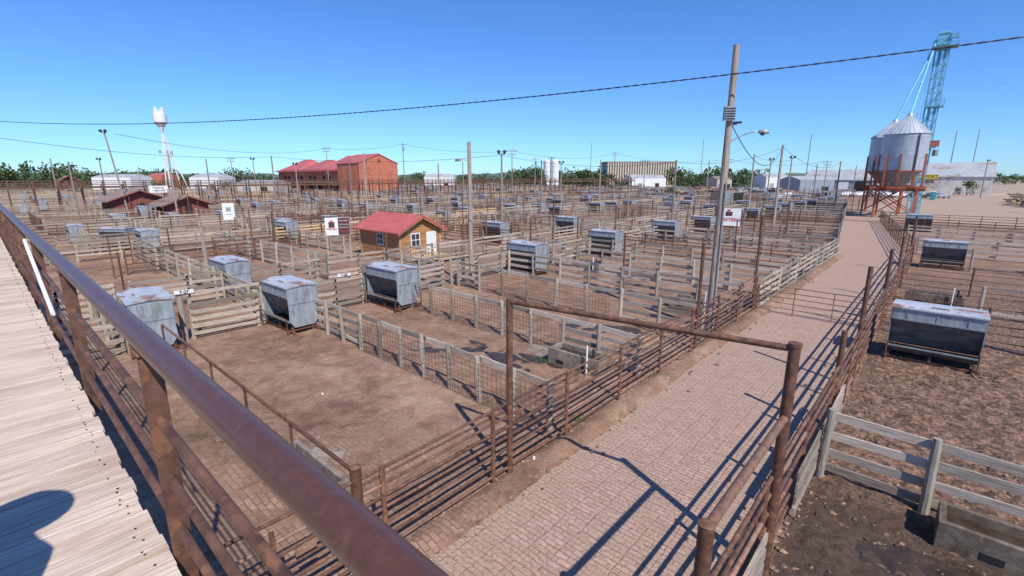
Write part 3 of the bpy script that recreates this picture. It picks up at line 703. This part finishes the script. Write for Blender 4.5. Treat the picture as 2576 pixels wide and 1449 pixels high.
# ---------------------------------------------------------------- cedar cabin
def gable(g,x0,x1,y0,y1,ze,zr,wall,roof,axis='x',oh=.3,th=.08,base=0):
    V=[(x0,y0,base),(x1,y0,base),(x1,y1,base),(x0,y1,base),(x0,y0,ze),(x1,y0,ze),(x1,y1,ze),(x0,y1,ze)]
    g.add(V,[(0,1,5,4),(1,2,6,5),(2,3,7,6),(3,0,4,7)],wall,.5)
    ym=(y0+y1)/2
    g.add([(x1,y0,ze),(x1,y1,ze),(x1,ym,zr)],[(0,1,2)],wall,.5); g.add([(x0,y0,ze),(x0,y1,ze),(x0,ym,zr)],[(2,1,0)],wall,.5)
    sl=(zr-ze)/(ym-y0)
    for s_,ye in ((-1,y0-oh),(1,y1+oh)):
        zz=ze-sl*oh; a=[(x0-oh,ye,zz),(x1+oh,ye,zz),(x1+oh,ym,zr),(x0-oh,ym,zr)]
        up=[(p[0],p[1],p[2]+th) for p in a]
        g.add(a+up,[(0,1,2,3),(7,6,5,4),(0,4,5,1),(1,5,6,2),(2,6,7,3),(3,7,4,0)],roof,.5 if s_<0 else .3)
        if th<.2:
            nrib=int((x1-x0+2*oh)/.45)
            for i in range(nrib+1):
                xx=x0-oh+i*(x1-x0+2*oh)/nrib; g.beam((xx,ye,zz+th+.012),(xx,ym,zr+th+.012),.035,.04,roof,.1)
sh=empty('cedar_cabin')
g=MB(); x0,x1,y0,y1=-34.9,-29.6,20.5,24.3; ZE,ZR=2.35,3.3
gable(g,x0,x1,y0,y1,ZE,ZR,'cedar','redroof',oh=.42,th=.1)
z=.1
while z<ZE-.1:
    g.box((x1+.012,(y0+y1)/2,z+.085),(.02,y1-y0,.15),'cedar'); g.box(((x0+x1)/2,y0-.012,z+.085),(x1-x0,.02,.15),'cedar'); z+=.17
while z<ZR-.15:
    hw=(ZR-.05-z-.1)/(ZR-ZE)*(y1-y0)/2; 
    if hw>.1: g.box((x1+.012,(y0+y1)/2,z+.085),(.02,hw*2,.15),'cedar')
    z+=.17
for c in ((x1+.03,y0),(x1+.03,y1),): g.box((c[0],c[1],1.18),(.05,.16,2.3),'trim')
for xx in (x0,x1): g.box((xx,y0-.03,1.18),(.16,.05,2.3),'trim')
g.build('walls_and_roof',sh)
g=MB(); ym=(y0+y1)/2; sl=(ZR-ZE)/((y1-y0)/2)
for s_ in (-1,1): g.beam((x1+.44,ym,ZR+.03),(x1+.44,ym+s_*2.34,ZR+.03-sl*2.34),.05,.15,'redroof',.2)
for s_ in (-1,1): g.beam((x1+.40,ym,ZR-.08),(x1+.40,ym+s_*2.3,ZR-.08-sl*2.3),.05,.12,'trim',.6)
def win(g,x,y,z,w_,h_,face):
    if face=='x':
        g.box((x+.035,y,z),(.03,w_+.16,h_+.16),'white',t=.5); g.box((x+.055,y,z),(.02,w_,h_),'glass'); g.box((x+.07,y,z),(.015,w_,.05),'white'); g.box((x+.072,y,z),(.015,.04,h_),'white')
    else:
        g.box((x,y-.035,z),(w_+.16,.03,h_+.16),'white',t=.5); g.box((x,y-.055,z),(w_,.02,h_),'glass'); g.box((x,y-.07,z),(w_,.015,.05),'white'); g.box((x,y-.072,z),(.04,.015,h_),'white')
win(g,x1,21.9,1.55,.7,.9,'x'); win(g,-32.1,y0,1.55,.7,.75,'y')
g.box((x1+.04,23.4,1.08),(.04,.95,2.0),'white'); g.box((x1+.065,23.4,1.08),(.02,.82,1.88),'white',t=.1); g.cyl((x1+.08,23.7,1.05),(x1+.14,23.7,1.05),.035,'galv')
g.build('door_and_windows',sh)
g=MB(); g.box((-28.45,22.4,.32),(2.2,3.4,.1),'tan')
for q in range(8): g.box((-27.35,20.9+q*.45,.8),(.04,.04,.9),'post')
for z in (1.2,.85,.5): g.beam((-27.35,20.7,z),(-27.35,24.1,z),.04,.06,'galv')
for yy in (20.75,24.05): g.beam((-29.4,yy,1.2),(-27.35,yy,1.2),.04,.06,'galv')
for a in ((-29.4,20.8),(-27.4,20.8),(-29.4,24.0),(-27.4,24.0)): g.box((a[0],a[1],.6),(.1,.1,1.3),'post')
g.build('porch',sh)

def hut(x,y,w_=8,d=6,zb=0,ze=2.3,zr=3.3):
    e=empty('brick_hut',(x,y,zb))
    g=MB(); gable(g,-w_/2,w_/2,-d/2,d/2,ze,zr,'hutwall','shroof',oh=.8,th=.2)
    g.box((w_/2+.03,0,1.2),(.04,1.0,2.0),'dark'); g.box((0,-d/2-.03,1.4),(w_*.55,.04,1.2),'dark'); g.box((0,-d/2-.7,ze-.25),(w_*.62,1.3,.08),'galv',t=.6)
    for s_ in (-1,1): g.beam((w_/2+.82,0,zr+.05),(w_/2+.82,s_*(d/2+.8),ze-.2),.05,.16,'hutwall',1)
    for q in (-w_*.3,w_*.3): g.box((q,-d/2-1.2,(ze-.3)/2),(.12,.12,ze-.3),'post')
    for q in (-1.1,0,1.1): g.box((q,-d/2-.06,1.4),(.08,.03,1.2),'trim')
    if zb: 
        for a in(-1,1):
            for b_ in(-1,1): g.box((a*w_*.45,b_*d*.45,-zb/2),(.2,.2,zb),'rust')
    g.build('walls_and_roof',e)
hut(-89.4,21.7,7,5.4,0,2.2,3.3); hut(-99.8,17.6,9.5,7,0,2.7,4.1); hut(-228,23,5,4,3.2,2.0,3.3)

# ---------------------------------------------------------------- red brick barn
bn=empty('red_brick_sale_barn'); g=MB()
X1,Y0,Y1=-162,96.4,113
gable(g,-178,X1,Y0,Y1,11.2,14.6,'brick','redroof','x',oh=.25,th=.25)
V0=-237
g.add([(V0,Y0+2,0),(-178,Y0+2,0),(-178,Y0+2,8.8),(V0,Y0+2,8.8)],[(0,1,2,3)],'brick',.4)
g.add([(V0,Y1+6,0),(V0,Y0+2,0),(V0,Y0+2,8.8),(V0,Y1+6,8.8)],[(0,1,2,3)],'brick',.4)
xs=[(-237,-216),(-216,-197),(-197,-178)]
for (a,b_),zr in zip(xs,(14.2,13.6,14.9)):
    ya,yb=Y0+1.2,Y1+6; ym=(ya+yb)/2; i=(b_-a)*.33
    g.add([(a,ya,8.7),(b_,ya,8.7),(b_,yb,8.7),(a,yb,8.7),(a+i,ym,zr),(b_-i,ym,zr)],[(0,1,5,4),(1,2,5),(2,3,4,5),(3,0,4)],'redroof')
    g.add([(a,ya,8.7),(b_,ya,8.7),(b_,ya,9.2),(a,ya,9.2)],[(0,1,2,3)],'redroof',.1)
g.box((-207,Y0+1,8.6),(60,1.5,.3),'redroof',t=.6)
g.build('walls_and_roof',bn)
g=MB()
for yy in (100,104.7,109.4): 
    for z in (3,7.5): g.box((X1+.05,yy,z),(.1,1.4,2.0),'brick',t=0.1); g.box((X1+.1,yy,z-1.1),(.15,1.7,.15),'beige')
g.box((X1+.05,104.7,12.2),(.1,1.2,1.2),'hutwall')
for i in range(14):
    xx=-234+i*4.1; g.box((xx,Y0+1.95,5.8),(1.8,.1,1.6),'dark' if i%3 else 'brick')
    if i%2: g.box((xx,Y0+1.8,2),(3,.1,2.6),'dark')
for i in range(3): g.box((-175+i*5,Y0-.06,7.5),(1.6,.1,2.2),'brick',t=0.1)
g.box((-195,Y0-1,4.1),(36,5,.3),'shroof'); 
g.box((-162.0,Y0-.1,5.6),(.3,.3,11.2),'brick',t=.9)
g.build('windows_and_canopy',bn)
for s_,xx,zz in (('LIVESTOCK',-214,7.2),('CAFE',-190,7.2)):
    c=bpy.data.curves.new('lettering','FONT'); c.body=s_; c.size=1.6; c.align_x='CENTER'; c.materials.append(M['white'])
    t=bpy.data.objects.new('lettering',c); sc.collection.objects.link(t); t.parent=bn; t.location=(xx,Y0+1.8,zz); t.rotation_euler=(math.pi/2,0,0)
def shed(name,tn0,tn1,D,ze,zr,wall,roof,dep=14):
    g=MB(); xa,ya=place(tn0,D); xb,yb=place(tn1,D); dx,dy=-S42*dep,C42*dep
    a,b_,c,d=(xa,ya),(xb,yb),(xb+dx,yb+dy),(xa+dx,ya+dy); m1=((a[0]+d[0])/2,(a[1]+d[1])/2); m2=((b_[0]+c[0])/2,(b_[1]+c[1])/2)
    v=[(*a,0),(*b_,0),(*c,0),(*d,0),(*a,ze),(*b_,ze),(*c,ze),(*d,ze),(*m1,zr),(*m2,zr)]
    g.add(v,[(0,1,5,4),(1,2,6,5),(2,3,7,6),(3,0,4,7),(5,6,9),(7,4,8)],wall,.5)
    e=.05
    g.add([(p[0],p[1],p[2]+e) for p in v[4:]],[(0,1,5,4),(2,3,4,5)],roof,.5)
    n=max(2,int(abs(tn1-tn0)*D/7)); 
    for i in range(n):
        t_=tn0+(tn1-tn0)*(i+.5)/n; px1,py1=place(t_,D-.08); g.box((px1,py1,1.6),(2.2,.1,2.6),'dark' if i%2 else 'galv',rz=math.radians(42))
    g.build(name)
shed('metal_shed',-.565,-.49,170,4.2,5.2,'beige','groof'); shed('red_shed',-.745,-.715,260,7,8.3,'brick','redroof'); 
shed('metal_shed',.245,.315,270,5.5,7.5,'white','groof'); shed('metal_shed',.44,.475,105,2.7,3.3,'lumber','shroof',8); shed('metal_shed',.42,.45,230,5,6.5,'beige','shroof')
shed('metal_shed',-.86,-.78,230,6,7.5,'white','groof'); shed('metal_shed',-.18,-.12,290,6,8,'white','groof'); shed('metal_shed',.59,.66,170,5.2,6.5,'galv','groof')
shed('metal_shed',-.66,-.60,230,6,7.5,'white','groof'); shed('metal_shed',.52,.57,260,6,8,'white','groof')

g=MB(); D=300; xa,ya=place(.193,D); xb,yb=place(.331,D)
cx,cy=(xa+xb)/2-S42*10,(ya+yb)/2+C42*10; g.box((cx,cy,7.4),(41,20,14.8),'beige',rz=math.radians(42),t=.6); g.box((cx,cy,15),(42,21,.8),'conc',rz=math.radians(42))
for i in range(27):
    t_=.193+.138*(i+.5)/27; a=place(t_,D-.4); g.box((a[0],a[1],8.4),(.75,.8,12.4),'beige',rz=math.radians(42),t=.95)
    a=place(t_+.0026,D-.08); g.box((a[0],a[1],8.4),(.6,.1,12.2),'shroof',rz=math.radians(42),t=.3)
g.build('fluted_concrete_building')
g=MB()
for t_ in (.072,.0875):
    x,y=place(t_,290); g.cyl((x,y,0),(x,y,15.4),2.3,'white',20,t=.5); g.cyl((x,y,15.4),(x,y,16.3),2.3,'white',20,.6)
    for z in range(3,15,3): g.cyl((x,y,z),(x,y,z+.1),2.34,'galv',20)
x,y=place(.08,288); g.beam((x,y,0),(x,y,17.5),.8,.5,'galv'); g.beam((x-2*C42,y-2*S42,17),(x+2*C42,y+2*S42,17),.5,.4,'galv')
g.build('white_storage_silo',smooth=True)
g=MB(); gable(g,-12,10.7,238,268,6.3,11.4,'rustywhite','groof','x',oh=.4,th=.2)
g.build('metal_warehouse')
g=MB(); gable(g,-46,-12.3,230,262,5.0,9.0,'galv','groof','x',oh=.4,th=.2)
for i in range(6): g.box((-43+i*5.6,229.9,2.3),(3.6,.1,4.2),'dark' if i%2 else 'white')
g.build('metal_warehouse')
sign('yard_company_sign',-7.5,237.5,6.3,7,1.6,0,base='yellow',posts=False,texts=(('COMPORT',0,0,1.4,'txt'),))

# ---------------------------------------------------------------- silos
def silo(x,y,r=2.85,zb=7.2,zt=12.5,za=15.2):
    g=MB(); n=32
    g.cyl((x,y,zb),(x,y,zt),r,'silo',n,cap=False,t=.5)
    z=zb
    while z<zt: g.cyl((x,y,z),(x,y,z+.12),r+.035,'silo',n,r+.035,t=.25 if int((z-zb)/.3)%3 else .0); z+=.3
    for i in range(n):
        a,b_=2*math.pi*i/n,2*math.pi*(i+1)/n
        p=[(x+(r+.15)*math.cos(q),y+(r+.15)*math.sin(q),zt) for q in (a,b_)]+[(x+.35*math.cos(q),y+.35*math.sin(q),za) for q in (b_,a)]
        g.poly(p,'silo',.75 if i%2 else .55); g.beam(p[0],p[3],.06,.08,'silo',.9)
        p=[(x+r*math.cos(q),y+r*math.sin(q),zb) for q in (b_,a)]+[(x+.4*math.cos(q),y+.4*math.sin(q),zb-2.6) for q in (a,b_)]
        g.poly(p,'galv',.3)
    g.cyl((x,y,za-.05),(x,y,za+.4),.4,'silo',12,.25)
    for i in range(10):
        a=2*math.pi*(i+.5)/10; c=(x+(r+.1)*math.cos(a),y+(r+.1)*math.sin(a))
        g.beam((c[0],c[1],4.7),(c[0],c[1],9.6),.2,.2,'orange')
    for i in range(10):
        a,b_=2*math.pi*(i+.5)/10,2*math.pi*(i+1.5)/10
        g.beam((x+(r+.1)*math.cos(a),y+(r+.1)*math.sin(a),7.1),(x+(r+.1)*math.cos(b_),y+(r+.1)*math.sin(b_),7.1),.12,.15,'orange')
    g.beam((x+(r+.15)*.6,y-(r+.15)*.8,zb),(x+(r+.15)*.6,y-(r+.15)*.8,zt),.4,.05,'galv')
    for z,k in ((4.6,'orange'),(4.25,'rust')):
        for s_ in (-1,1):
            g.beam((x-r-.5,y+s_*2.2,z),(x+r+.5,y+s_*2.2,z),.22,.28,k); g.beam((x+s_*2.2,y-r-.5,z),(x+s_*2.2,y+r+.5,z),.22,.28,k)
    for a in (-1,1):
        for b_ in (-1,1):
            g.beam((x+a*2.4,y+b_*2.4,0),(x+a*2.4,y+b_*2.4,4.4),.26,.26,'orange')
        g.beam((x-2.4,y+a*2.4,.6),(x+2.4,y+a*2.4,4.2),.14,.14,'orange'); g.beam((x+2.4,y+a*2.4,.6),(x-2.4,y+a*2.4,4.2),.14,.14,'orange')
        g.beam((x+a*2.4,y-2.4,.6),(x+a*2.4,y+2.4,4.2),.14,.14,'orange')
    g.beam((x-3.6,y-3.2,4.9),(x+3.6,y-3.2,4.9),.9,.06,'rust'); 
    for z in (5.4,5.9): g.beam((x-3.6,y-3.6,z),(x+3.6,y-3.6,z),.05,.05,'rust')
    return g.build('grain_silo',smooth=True)
silo(-6.2,97); silo(-8.4,103.6,2.85,7.2,12.5,15.0)
tx,ty,tt=-4.4,109.5,29.0
g=MB(); h_=.85
for a in (-1,1):
    for b_ in (-1,1): g.beam((tx+a*h_,ty+b_*h_,0),(tx+a*h_,ty+b_*h_,tt-2),.14,.14,'blue')
z=0
while z<tt-2.6:
    z1=z+2.2
    for a in (-1,1):
        g.beam((tx-h_,ty+a*h_,z),(tx+h_,ty+a*h_,z),.09,.09,'blue'); g.beam((tx+a*h_,ty-h_,z),(tx+a*h_,ty+h_,z),.09,.09,'blue')
        g.beam((tx-h_,ty+a*h_,z),(tx+h_,ty+a*h_,z1),.07,.07,'blue'); g.beam((tx+a*h_,ty-h_,z1),(tx+a*h_,ty+h_,z),.07,.07,'blue')
    z=z1
g.beam((tx-.25,ty,0),(tx-.25,ty,tt-1),.35,.4,'blue'); g.beam((tx+.45,ty,0),(tx+.45,ty,tt-1),.35,.4,'blue')
for z in (11,17.5,26.6): 
    g.box((tx+.3,ty-.3,z),(3.2 if z>20 else 2.4,3.2 if z>20 else 2.4,.12),'blue')
    s_=1.6 if z>20 else 1.2
    for zz in (.5,1.05):
        for e in (-1,1): g.beam((tx+.3-s_,ty-.3+e*s_,z+zz),(tx+.3+s_,ty-.3+e*s_,z+zz),.06,.06,'blue'); g.beam((tx+.3+e*s_,ty-.3-s_,z+zz),(tx+.3+e*s_,ty-.3+s_,z+zz),.06,.06,'blue')
    for e in (-1,0,1):
        for f in (-1,1): g.beam((tx+.3+e*s_,ty-.3+f*s_,z),(tx+.3+e*s_,ty-.3+f*s_,z+1.1),.06,.06,'blue')
g.box((tx,ty,27.9),(1.6,.9,1.6),'blue'); g.cyl((tx-.7,ty,28.7),(tx+.7,ty,28.7),.5,'blue',16); g.box((tx-.9,ty,27.5),(.7,.7,.8),'blue'); g.box((tx+1.3,ty-.3,28.2),(1.0,.7,.7),'blue')
g.beam((tx-h_-.35,ty-h_,0),(tx-h_-.35,ty-h_,26.6),.05,.05,'blue'); g.beam((tx-h_-.8,ty-h_,0),(tx-h_-.8,ty-h_,26.6),.05,.05,'blue')
g.cyl((tx-1,ty-.3,27.3),(-6.2,97,15.5),.14,'blue',8,t=1); g.cyl((tx-1,ty+.1,27.3),(-8.4,103.6,15.3),.14,'blue',8,t=1)
g.box((tx+1.3,ty-1.1,11.6),(1.2,.8,1.0),'orange'); g.cyl((tx+1.6,ty-1.4,9.6),(tx+1.6,ty-1.4,10.6),.4,'galv')
g.build('bucket_elevator_tower')
for e in ((-60,150),(40,140),(-40,60)): w((tx,ty,26),(e[0],e[1],0),.5,.008)
g=MB()
for q in (0,1.6): g.beam((13,121+q,0),(13.4,121+q,6.5),.2,.2,'orange')
g.beam((9,121,5.8),(16,121,6.1),.2,.2,'orange'); g.beam((13,121,1),(13.2,122.6,6),.12,.12,'orange'); g.build('steel_frame')

# ---------------------------------------------------------------- water tower
g=MB(); x,y=place(-.70,200); 
g.cyl((x,y,27.4),(x,y,30.6),2.35,'white',20,2.35,t=.6); g.cyl((x,y,25.6),(x,y,27.4),1.0,'white',20,2.35,t=.3); g.cyl((x,y,30.6),(x,y,31.1),2.35,'white',20,1.0,t=.6)
g.cyl((x,y,23.4),(x,y,25.6),.35,'white',12,1.0,t=.3); g.cyl((x,y,0),(x,y,23.4),.3,'white',8)
for dx,dy in ((-1.2,-1),(6.6,1.5),(2.2,4)):
    g.cyl((x,y,23.6),(x+dx*C42-dy*S42,y+dx*S42+dy*C42,0),.22,'white',6)
for i in range(8): a=i*.785; g.beam((x+1.5*math.cos(a),y+1.5*math.sin(a),30.8),(x+1.5*math.cos(a),y+1.5*math.sin(a),33.2 if i%2 else 32.4),.35,.25,'white')
for i in range(6): a=i*1.047; g.box((x+.8+2.2*math.cos(a),y+2.2*math.sin(a),16),(.4,.4,1.2),'galv')
for z in (8,16): g.beam((x-.6,y,z),(x+(24-z)*.2,y+(24-z)*.19,z),.15,.15,'white')
g.build('water_tower',smooth=True)

# ---------------------------------------------------------------- trees
def tree(g,x,y,H,W,nq=260,qs=.55):
    g.cyl((x,y,0),(x+R.uniform(-.3,.3),y,H*.55),H*.03,'bark',6,H*.015)
    for i in range(3):
        a=R.uniform(0,6.28); g.cyl((x,y,H*.3),(x+math.cos(a)*W*.35,y+math.sin(a)*W*.35,H*.65),H*.014,'bark',4,H*.006)
    nc=R.randint(8,13); cl=[]
    for i in range(nc):
        z=H*R.uniform(.14,.86); a=R.uniform(0,6.28); rr=W*.5*math.sqrt(R.random())*(.95 if z<H*.6 else .6); cl.append((x+rr*math.cos(a),y+rr*math.sin(a),z,min(W,H)*R.uniform(.16,.28),R.random()))
    for cx,cy,cz,cr,ct in cl:
        for _ in range(nq//nc):
            v=Vector((R.gauss(0,1),R.gauss(0,1),R.gauss(0,.8))); v.normalize(); v*=cr*R.uniform(.4,1.1)
            c=Vector((cx,cy,cz))+v; n1=Vector((R.gauss(0,1),R.gauss(0,1),R.gauss(0,1))).normalized(); n2=n1.orthogonal().normalized(); n3=n1.cross(n2)
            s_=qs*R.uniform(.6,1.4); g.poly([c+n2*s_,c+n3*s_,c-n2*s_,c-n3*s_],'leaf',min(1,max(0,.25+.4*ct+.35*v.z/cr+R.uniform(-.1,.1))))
g=MB()
def row(t0,t1,D0,D1,n,h0,h1):
    for i in range(n):
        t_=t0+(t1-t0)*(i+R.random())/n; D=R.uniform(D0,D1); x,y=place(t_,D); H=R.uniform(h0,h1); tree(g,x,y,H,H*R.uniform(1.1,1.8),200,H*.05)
row(-1.25,-.88,270,340,44,9,16); row(-.88,-.5,290,360,34,6,12); row(-1.2,-.5,240,260,16,4,7.5); row(-.27,-.05,320,390,18,6,10.5); row(-.02,.2,300,360,34,7,13); row(.33,.50,280,340,28,7,13); row(.5,.63,300,380,12,6,9.5); row(.6,1.1,400,480,34,6,11); row(-.5,-.25,320,360,16,6,9); row(.13,.24,240,280,7,5,9)
row(-.62,-.5,215,240,4,4,6); row(-1.3,1.2,520,700,80,8,14)
g.build('distant_tree_line')
for t_,D,H in ((.935,168,5.2),(.335,140,4),( .05,280,11.5),(.15,250,10)):
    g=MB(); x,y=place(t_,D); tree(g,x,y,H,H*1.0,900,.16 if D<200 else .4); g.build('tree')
g=MB(); n=90
for i in range(n):
    t0,t1=-1.6+3.2*i/n,-1.6+3.2*(i+1)/n
    hh=[13+7*math.sin(k*.31)+4*math.sin(k*.83+1)+2*math.sin(k*2.1) for k in (i,i+1)]
    a,b_=place(t0,1500),place(t1,1500); g.poly([(*a,0),(*b_,0),(*b_,hh[1]),(*a,hh[0])],'hill',.6)
g.build('distant_hills')

# ---------------------------------------------------------------- lumber, vehicles, toilet
g=MB()
for _ in range(170):
    x,y=R.uniform(11,34),R.uniform(150,185); L_=R.uniform(1.5,4); g.box((x,y,R.uniform(.2,2.3)),(L_,R.uniform(.5,1.5),R.uniform(.15,.5)),'lumber',rz=R.uniform(0,3))
for i in range(10):
    x,y=13+i*2.6,148+R.uniform(-4,4)
    for k in range(R.randint(3,7)): g.box((x+R.uniform(-.15,.15),y+R.uniform(-.15,.15),.2+k*.38),(2.2,2.2,.3),'lumber',rz=R.uniform(-.2,.2))
g.build('lumber_pile')
g=MB()
for _ in range(200):
    x,y=R.uniform(-70,-36),R.uniform(150,185); g.box((x,y,R.uniform(.3,2.5)),(R.uniform(1,5),R.uniform(.6,2),R.uniform(.2,.8)),R.choice(('lumber','rust2','shroof','galv')),rz=R.uniform(0,3))
g.build('salvage_pile')
def car_mesh(name,k,truck=False):
    g=MB()
    pr=[(-2.3,.45),(-2.35,.95),(-1.5,1.02),(-.9,1.55),(.5,1.6),(1.1,1.05) ,(2.25,.92),(2.35,.45)] if not truck else [(-2.7,.5),(-2.75,1.1),(-1.7,1.2),(-1.1,1.85),(.3,1.88),(.5,1.2),(2.7,1.15),(2.7,.5)]
    n=len(pr); vs=[(x,-.9 if z<1.3 else -.72,z) for x,z in pr]+[(x,.9 if z<1.3 else .72,z) for x,z in pr]
    g.add(vs,[tuple(range(n-1,-1,-1))[::-1],tuple(range(2*n-1,n-1,-1))]+[(i,n+i,n+(i+1)%n,(i+1)%n) for i in range(n)],k,.5)
    for s_ in (-1,1): g.poly([(-1.3,s_*.86,1.12),(-.85,s_*.76,1.48),(.35,s_*.76,1.5),(.65 if not truck else .3,s_*.86,1.12)],'glass')
    for x in (-1.5,1.45):
        for s_ in (-1,1): g.cyl((x,s_*.72,.35),(x,s_*.94,.35),.36,'tyre',14); g.cyl((x,s_*.93,.35),(x,s_*.95,.35),.2,'galv',10)
    return g
ci=0
for t_,D in ((.80,150),(.83,148),(.772,152),(.745,155),(.715,158),(.86,146),(.57,140),(.585,141),(.545,139),(.565,146),(.69,160),(.885,145)):
    x,y=place(t_,D); g=car_mesh('c',('carw','card','carw','galv')[ci%4],ci%3==0); o=g.build('pickup_truck' if ci%3==0 else 'parked_car',loc=(x,y,0)); o.rotation_euler=(0,0,R.uniform(0,3)); ci+=1
g=MB(); x,y=place(.867,135); g.box((x,y,1.05),(1.1,1.1,2.1),'teal',t=.5); g.box((x,y,2.18),(1.2,1.2,.12),'white'); g.box((x,y-.57,1.0),(.8,.03,1.8),'teal',t=.0); g.box((x+.2,y-.6,1.6),(.2,.02,.12),'white'); g.box((x,y,2.3),(.7,.7,.14),'white'); g.build('portable_toilet')

g=MB()
for x,y in ((-6.0,7.4),(-12.6,5.8)):
    g.box((x,y,.09),(.10,.05,.03),'white',rz=R.uniform(0,3))
g.build('litter')

# ---------------------------------------------------------------- light, sky, camera
sd=Vector((.83,-.34,1.0)).normalized()
wd=bpy.data.worlds.new("World"); sc.world=wd; wd.use_nodes=True; nt=wd.node_tree
sky=nt.nodes.new('ShaderNodeTexSky'); sky.sky_type='NISHITA'; sky.sun_disc=False
sky.sun_elevation=math.asin(sd.z); sky.sun_rotation=math.atan2(sd.x,sd.y); sky.altitude=350; sky.air_density=1.0; sky.dust_density=.1; sky.ozone_density=3.5
mx=nt.nodes.new('ShaderNodeMix'); mx.data_type='RGBA'; mx.blend_type='MULTIPLY'; mx.inputs[0].default_value=1; mx.inputs[7].default_value=(.60,.98,1.55,1)
nt.links.new(sky.outputs[0],mx.inputs[6])
bg=nt.nodes['Background']; bg.inputs[1].default_value=.108; nt.links.new(mx.outputs[2],bg.inputs[0])
l=bpy.data.lights.new('sun','SUN'); l.energy=5.0; l.angle=math.radians(.5); l.color=(1,.94,.85)
lo=bpy.data.objects.new('sun',l); sc.collection.objects.link(lo); lo.rotation_euler=sd.to_track_quat('Z','Y').to_euler()
cam=bpy.data.cameras.new('camera'); co=bpy.data.objects.new('camera',cam); sc.collection.objects.link(co)
co.location=(0,0,6.2); co.rotation_euler=(math.radians(90-13.1),0,math.radians(42)); cam.sensor_width=36; cam.lens=16.77; cam.clip_end=6000; cam.clip_start=.05
sc.camera=co
sc.view_settings.view_transform='Standard'; sc.view_settings.look='None'; sc.view_settings.exposure=0
